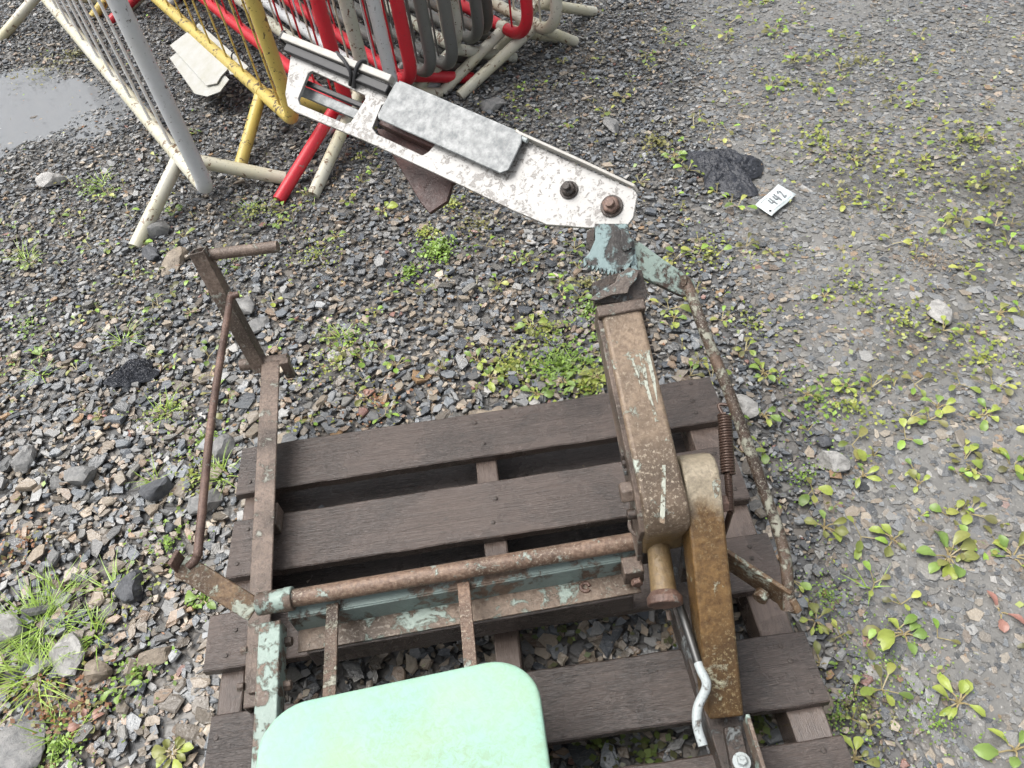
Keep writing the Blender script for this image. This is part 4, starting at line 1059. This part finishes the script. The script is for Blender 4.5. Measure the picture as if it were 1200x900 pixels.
def rosette(px, py, size, n, mixc, label, seed, name='plantain', stem=.6, flat=.25, group='low leafy weeds on the wet ground'):
    r_ = random.Random(seed); p = at(px, py, 0)
    size = size * .88; root = empty(name, (p.x, p.y, .004)); tag(root, label, 'weed', group)
    a0 = r_.uniform(0, 6.28)
    for i in range(n):
        a = a0 + i * 2.4 + r_.uniform(-.4, .4); l = size * r_.uniform(.62, 1.1); sl = l * stem * r_.uniform(.6, 1.2); el = r_.uniform(.05, .35) + flat * (i % 3 == 0)
        d = Vector((math.cos(a), math.sin(a), 0)); tip = d * sl * math.cos(el) + UP * (sl * math.sin(el) + .006)
        MB().tube([Vector((0, 0, 0)), tip * .5 + UP * .006, tip], [.0022, .0018, .0016], 6).build('petiole', m_stem, root, local=True)
        lm = LEAVES[r_.choice(mixc)][r_.randrange(4)]
        o = bpy.data.objects.new('leaf', lm); col.objects.link(o); o.parent = root; o.location = tip
        ls = l * r_.uniform(.75, 1.05); o.scale = (ls, ls, ls)
        o.rotation_euler = (r_.uniform(-.5, .5), r_.uniform(-.35, .25) - el * .3, a + r_.uniform(-.5, .5))
    return root
PL = [
    (1110, 655, .058, 11, 'ggyo', 'largest leafy weed on the silt right of the pallet'),
    (1058, 745, .050, 6, 'ggy', 'round-leaved weed halfway down the right of the pallet'),
    (1122, 825, .048, 7, 'gyy', 'weed in the lower right with a star of yellow-green leaves'),
    (1185, 655, .050, 7, 'ygo', 'leafy weed cut by the right edge of the photo'),
    (1188, 880, .055, 5, 'gy', 'weed in the bottom right corner'),
    (965, 620, .042, 7, 'gyo', 'weed right of the bend in the long worn rod'),
    (955, 730, .036, 6, 'yoy', 'mottled small weed beside the lower lever'),
    (960, 780, .034, 4, 'goy', 'weed with one round green leaf at the right end of the pallet'),
    (1000, 890, .036, 6, 'yog', 'weed at the bottom right corner of the pallet'),
    (1045, 635, .040, 5, 'gyo', 'sprawling weed left of the largest leafy weed'),
    (895, 490, .040, 6, 'ggy', 'bright weed next to the white rock behind the spring'),
    (895, 440, .036, 5, 'gy', 'small weed right of the long rod level with the arm'),
    (990, 455, .036, 8, 'gyy', 'weed in the middle of the right silt with several stems'),
    (945, 465, .032, 6, 'gyo', 'low weed just left of the many-stemmed weed'),
    (1098, 480, .036, 4, 'gyo', 'dark-stemmed weed with an upright green leaf'),
    (1155, 490, .040, 5, 'gy', 'weed with folded green leaves near the right edge'),
    (1010, 560, .038, 4, 'yg', 'weed with separate small leaves below the white sharp rock'),
    (1075, 570, .034, 4, 'yo', 'yellowing weed on the wet film of water'),
    (1140, 555, .036, 4, 'gyo', 'weed standing in the thin film of water'),
    (965, 350, .032, 5, 'gyy', 'small weed on the bare silt below the tag'),
    (905, 300, .028, 4, 'yo', 'tiny yellow weed just below the tag'),
    (1080, 190, .036, 6, 'oyo', 'olive weed clump far right of the black rag'),
    (1150, 165, .040, 9, 'yoo', 'spreading yellow weed near the far right edge'),
    (1070, 125, .034, 6, 'ogy', 'olive weed high on the right side'),
    (1000, 190, .032, 5, 'yo', 'yellowing weed above and right of the tag'),
    (790, 185, .045, 7, 'ggo', 'green weed left of the black rag'),
    (985, 125, .030, 5, 'yo', 'small faded weed above the black rag to the right'),
    (1170, 370, .040, 6, 'yo', 'yellow weed at the right edge of the silt'),
    (790, 375, .038, 5, 'gy', 'weed at the foot of the mint top lever'),
    (760, 330, .026, 4, 'yo', 'tiny weed under the mint top lever'),
    (625, 385, .044, 6, 'gyo', 'flat weed rosette in the green patch behind the pallet'),
    (575, 445, .044, 6, 'ggy', 'leafy weed left end of the green patch behind the pallet'),
    (560, 425, .034, 5, 'gyg', 'small weed among stones behind the pallet'),
    (700, 445, .040, 9, 'yyo', 'yellowish straggly weed left of the arm at the pallet edge'),
    (630, 465, .036, 7, 'ggy', 'weed touching the far edge of the pallet'),
    (660, 450, .036, 8, 'gg', 'bright green weed in the middle of the pallet edge'),
    (395, 280, .034, 5, 'gy', 'small weed left of the dark red bracket'),
    (450, 250, .042, 5, 'gyy', 'broad-leaved weed below the white head'),
    (330, 262, .030, 5, 'gy', 'little weed below the red barrier foot'),
    (205, 250, .036, 6, 'gg', 'green weed at the foot of the white barrier'),
    (150, 805, .050, 4, 'gg', 'weed with one big green leaf left of the pallet'),
    (240, 705, .044, 3, 'gg', 'broad green leaf plant under the shaft lever'),
    (120, 490, .028, 8, 'oor', 'brown withered weed beside the small dark rag'),
    (50, 420, .034, 7, 'gg', 'upright green weed near the left edge'),
    (660, 75, .030, 6, 'oo', 'faded weed near the barrier feet'),
    (1170, 720, .042, 3, 'rry', 'pink-red withered weed at the right edge'),
    (430, 470, .030, 4, 'ro', 'red-leaved scrap of weed behind the pallet'),
    (105, 850, .030, 9, 'ror', 'red-stemmed weed near the bottom left'),
    (205, 885, .042, 16, 'ooy', 'feathery olive rosette at the bottom left of the pallet'),
]
for i, (px, py, sz, n, mc, lb) in enumerate(PL):
    rosette(px, py, sz, n, mc, lb, 100 + i, name='weed')
def tuft(px, py, n, L, spread, label, seed, mat=m_grass):
    r_ = random.Random(seed); p = at(px, py); vs = []; fs = []
    for _ in range(n):
        a = r_.uniform(0, 6.28); b = r_.random() ** .6 * spread; x0, y0 = b * math.cos(a), b * math.sin(a)
        a2 = a + r_.gauss(0, .7); l = L * r_.uniform(.45, 1.15); lean = r_.uniform(.25, 1.15); w = r_.uniform(.0012, .0026); s = len(vs)
        for k in range(5):
            t = k / 4; h = l * (math.sin(lean) * t ** 1.4 if False else t * math.sin(lean) + .35 * t * t); z = l * (t * math.cos(lean) - .28 * t * t * math.sin(lean))
            cx, cy = x0 + math.cos(a2) * h, y0 + math.sin(a2) * h; ww = w * (1 - t * .9)
            vs += [(cx - math.sin(a2) * ww, cy + math.cos(a2) * ww, max(z, .001)), (cx + math.sin(a2) * ww, cy - math.cos(a2) * ww, max(z, .001))]
        for k in range(4): fs.append([s + 2 * k, s + 2 * k + 1, s + 2 * k + 3, s + 2 * k + 2])
    o = MB(); o.v = [Vector(v) for v in vs]; o.f = fs
    ob = o.build('grass_tuft', mat, None, smooth=60); ob.location = (p.x, p.y, .002); return tag(ob, label, 'grass', 'grass tufts in the gravel')
TU = [
    (48, 735, 150, .105, .055, 'big bright green grass tuft at the left edge'),
    (45, 790, 110, .10, .06, 'grass tuft just below the biggest one at the left edge'),
    (110, 745, 40, .085, .03, 'thin yellowish grass tuft right of the rough white rock'),
    (70, 700, 50, .085, .04, 'grass tuft at the back of the biggest one'),
    (70, 860, 40, .06, .05, 'short grass near the bottom left corner'),
    (145, 400, 22, .085, .02, 'sparse grass tuft above the small dark rag'),
    (195, 485, 26, .07, .03, 'sparse grass tuft left of the middle of the pull rod'),
    (262, 556, 34, .075, .03, 'grass tuft by the left corner of the pallet'),
    (30, 305, 30, .075, .04, 'grass tuft near the left edge below the puddle'),
    (50, 440, 20, .06, .03, 'thin grass in front of the upright weed at the left'),
    (270, 310, 24, .055, .03, 'small grass tuft between foot bar and pedal arm'),
    (120, 215, 24, .06, .04, 'small grass tuft by the white streaked rock'),
    (655, 430, 40, .05, .05, 'fine grass in the green patch behind the pallet'),
    (400, 395, 18, .06, .02, 'sprig of grass right of the pivot of the pedal'),
    (180, 565, 14, .07, .02, 'few blades of grass by the dark angular rock'),
    (290, 245, 14, .05, .02, 'dry grass sprig between the barrier feet'),
    (1020, 690, 8, .05, .02, 'few grass blades left of the round-leaved weed'),
    (135, 690, 18, .075, .03, 'thin grass blades by the dark bluish rock'),
]
for i, (px, py, n, L, sp, lb) in enumerate(TU): tuft(px, py, n, L, sp, lb, 300 + i)

# ground cover: tiny leaves, moss, twigs and dead grass nobody could count
CL = [  # px, py, radius m, count, palette, leaf size
    (515, 295, .075, 420, 'b', .013), (480, 322, .045, 160, 'b', .012), (500, 275, .05, 120, 'y', .012), (660, 430, .16, 620, 'b', .014), (600, 430, .12, 300, 'y', .014), (690, 450, .09, 260, 'y', .014), (690, 365, .07, 220, 'b', .010), (690, 335, .05, 120, 'o', .012),
    (640, 390, .10, 180, 'y', .012), (560, 265, .10, 160, 'o', .010), (530, 240, .06, 110, 'y', .012), (300, 250, .12, 130, 'y', .011), (370, 300, .14, 160, 'y', .010), (110, 225, .10, 160, 'b', .010), (35, 380, .12, 120, 'b', .011), (50, 85, .16, 160, 'o', .014), (90, 65, .15, 180, 'o', .014),
    (200, 480, .14, 140, 'y', .010), (240, 515, .12, 140, 'b', .010), (395, 425, .16, 200, 'y', .010), (410, 395, .12, 120, 'b', .010), (60, 830, .14, 220, 'r', .012), (70, 880, .10, 250, 'b', .010), (95, 835, .08, 120, 'r', .012), (30, 640, .15, 120, 'r', .012),
    (150, 690, .12, 120, 'y', .010), (200, 640, .12, 130, 'b', .011), (160, 790, .10, 160, 'b', .011), (230, 560, .10, 110, 'y', .011), (690, 72, .09, 160, 'd', .016), (1090, 310, .12, 260, 'd', .016), (1060, 270, .16, 120, 'd', .018), (880, 150, .14, 140, 'd', .014), (1010, 75, .16, 120, 'o', .014),
    (1060, 205, .45, 220, 'y', .017), (1130, 165, .50, 240, 'y', .018), (1150, 215, .40, 130, 'o', .016), (1000, 180, .40, 130, 'o', .016), (960, 165, .18, 120, 'y', .015), (1160, 290, .35, 120, 'y', .015), (1000, 340, .26, 120, 'y', .013), (1060, 380, .30, 170, 'y', .013), (1150, 420, .22, 150, 'y', .014), (960, 470, .15, 120, 'b', .013),
    (1000, 480, .14, 120, 'y', .013), (980, 840, .14, 330, 'b', .006), (1010, 830, .12, 250, 'o', .006), (1040, 780, .14, 220, 'b', .006), (970, 700, .12, 240, 'b', .006), (1100, 850, .16, 200, 'b', .006), (940, 560, .14, 160, 'b', .007), (880, 380, .10, 80, 'y', .012), (830, 300, .12, 110, 'y', .012), (770, 170, .10, 130, 'o', .015), (920, 100, .18, 70, 'y', .014), (830, 60, .2, 40, 'o', .014),
    (700, 870, .14, 90, 'g', .018), (760, 885, .16, 80, 'g', .018), (890, 850, .06, 40, 'g', .016), (660, 740, .2, 40, 'g', .016), (800, 740, .12, 30, 'g', .016), (240, 700, .06, 80, 'b', .012), (440, 470, .14, 90, 'r', .011), (600, 350, .16, 120, 'd', .014), (730, 420, .08, 90, 'o', .014), (570, 410, .14, 140, 'd', .012),
]
PALC = {'b': [(.15, .27, .035), (.22, .36, .055), (.11, .19, .03)], 'y': [(.24, .29, .05), (.31, .33, .075), (.17, .23, .04)], 'o': [(.14, .14, .045), (.20, .19, .06), (.10, .10, .04)], 'r': [(.28, .12, .06), (.20, .09, .05), (.18, .17, .05)], 'd': [(.30, .22, .14), (.22, .14, .09), (.35, .28, .2)], 'g': [(.075, .115, .025), (.11, .16, .035), (.06, .065, .03)]}  # 'g' has the pallet's shade darkened into its greens; some open sprouts reuse it
V, F, C = [], [], []
def tiny_leaf(x, y, z, s, c, thin=1.0):
    a = random.uniform(0, 6.28); el = random.uniform(-.1, .9); d = np.array([math.cos(a) * math.cos(el), math.sin(a) * math.cos(el), math.sin(el)]); sd_ = np.array([-math.sin(a), math.cos(a), random.uniform(-.5, .5)])
    p0 = np.array([x, y, z]); b = len(V); w = s * .34 * thin
    V.extend([p0, p0 + d * s * .45 + sd_ * w, p0 + d * s + np.array([0, 0, -.12 * s]), p0 + d * s * .45 - sd_ * w]); F.append((b, b + 1, b + 2, b + 3))
    k = random.uniform(.7, 1.25); C.extend([(c[0] * k, c[1] * k, c[2] * k, 1)] * 4)
for (px, py, R, n, pal, s) in CL:
    p = at(px, py)
    for _ in range(n):
        r = R * abs(random.gauss(0, .55)); a = random.uniform(0, 6.28); x, y = p.x + r * math.cos(a), p.y + r * math.sin(a)
        tiny_leaf(x, y, random.uniform(.004, .018), s * random.uniform(.5, 1.5), random.choice(PALC[pal]), .16 if pal == 'd' else 1.0)
def sprout(x, y, s, pals):
    b0 = random.uniform(0, 6.28)
    for i in range(random.randint(2, 6)):
        a = b0 + i * 2.3 + random.uniform(-.5, .5); d = np.array([math.cos(a), math.sin(a), 0]); sd_ = np.array([-math.sin(a), math.cos(a), random.uniform(-.35, .35)])
        c = random.choice(PALC[random.choice(pals)]); k = random.uniform(.7, 1.3); c = (c[0] * k, c[1] * k, c[2] * k, 1)
        st = s * random.uniform(.4, 1.3); L = s * random.uniform(.7, 1.25); w = L * random.uniform(.26, .40); h = random.uniform(.006, .02); p0 = np.array([x, y, .006]); p1 = p0 + d * st + np.array([0, 0, h])
        b = len(V); V.extend([p0 - sd_ * .0012, p0 + sd_ * .0012, p1 + sd_ * .0012, p1 - sd_ * .0012]); F.append((b, b + 1, b + 2, b + 3)); C.extend([(.30, .25, .12, 1)] * 4)
        up = np.array([0, 0, 1]); b = len(V); dr = random.uniform(-.3, .25)
        for t, ww, z in ((0, .25, 0), (.35, .85, .10), (.7, 1.0, .10), (1.0, .45, 0)):
            m_ = p1 + d * L * t + up * L * (z + dr * t * t); V.extend([m_ - sd_ * w * ww + up * w * .25 * ww, m_, m_ + sd_ * w * ww + up * w * .25 * ww])
        C.extend([c] * 12)
        for r in range(3):
            for q in range(2): F.append((b + r * 3 + q, b + r * 3 + q + 1, b + r * 3 + q + 4, b + r * 3 + q + 3))
for _ in range(620):
    x, y = random.uniform(.5, 2.3), random.uniform(.35, 3.6)
    if math.hypot(x - 1.0, y - 2.12) < .13: continue
    if float(wob(np.array([x]), np.array([y]), 4.1, .9)[0]) + random.uniform(-.6, .6) < -.1 or (x < .56 and y < 1.35): continue
    sprout(x, y, random.uniform(.010, .030), 'yboyo')
for _ in range(420): 
    x, y = random.uniform(-1.9, .4), random.uniform(1.35, 3.2)
    if float(wob(np.array([x]), np.array([y]), 4.1, 2.9)[0]) + random.uniform(-.5, .5) < .1: continue
    sprout(x, y, random.uniform(.010, .024), 'ybbog')
for _ in range(2600):   # stray sprouts and bits of dead grass over the whole yard
    x, y = random.uniform(-2.6, 2.4), random.uniform(.35, 4.6)
    if math.hypot(x - 1.0, y - 2.12) < .10: continue
    pal = random.choice('ydodby' if x > .5 else 'bydoddr')
    tiny_leaf(x, y, random.uniform(.006, .020), random.uniform(.008, .022), random.choice(PALC[pal]), random.choice((1, .7, .12, .1)))
me = bpy.data.meshes.new('ground_cover'); raw_mesh(me, np.array(V), [np.array(F)])
ca = me.color_attributes.new('Col', 'FLOAT_COLOR', 'POINT'); ca.data.foreach_set('color', np.array(C, dtype=np.float32).ravel())
me.materials.append(m_cover)
gc = bpy.data.objects.new('ground_cover', me); col.objects.link(gc); tag(gc, 'scattered tiny weeds, moss and dead grass among the stones', 'ground cover', kind='stuff')
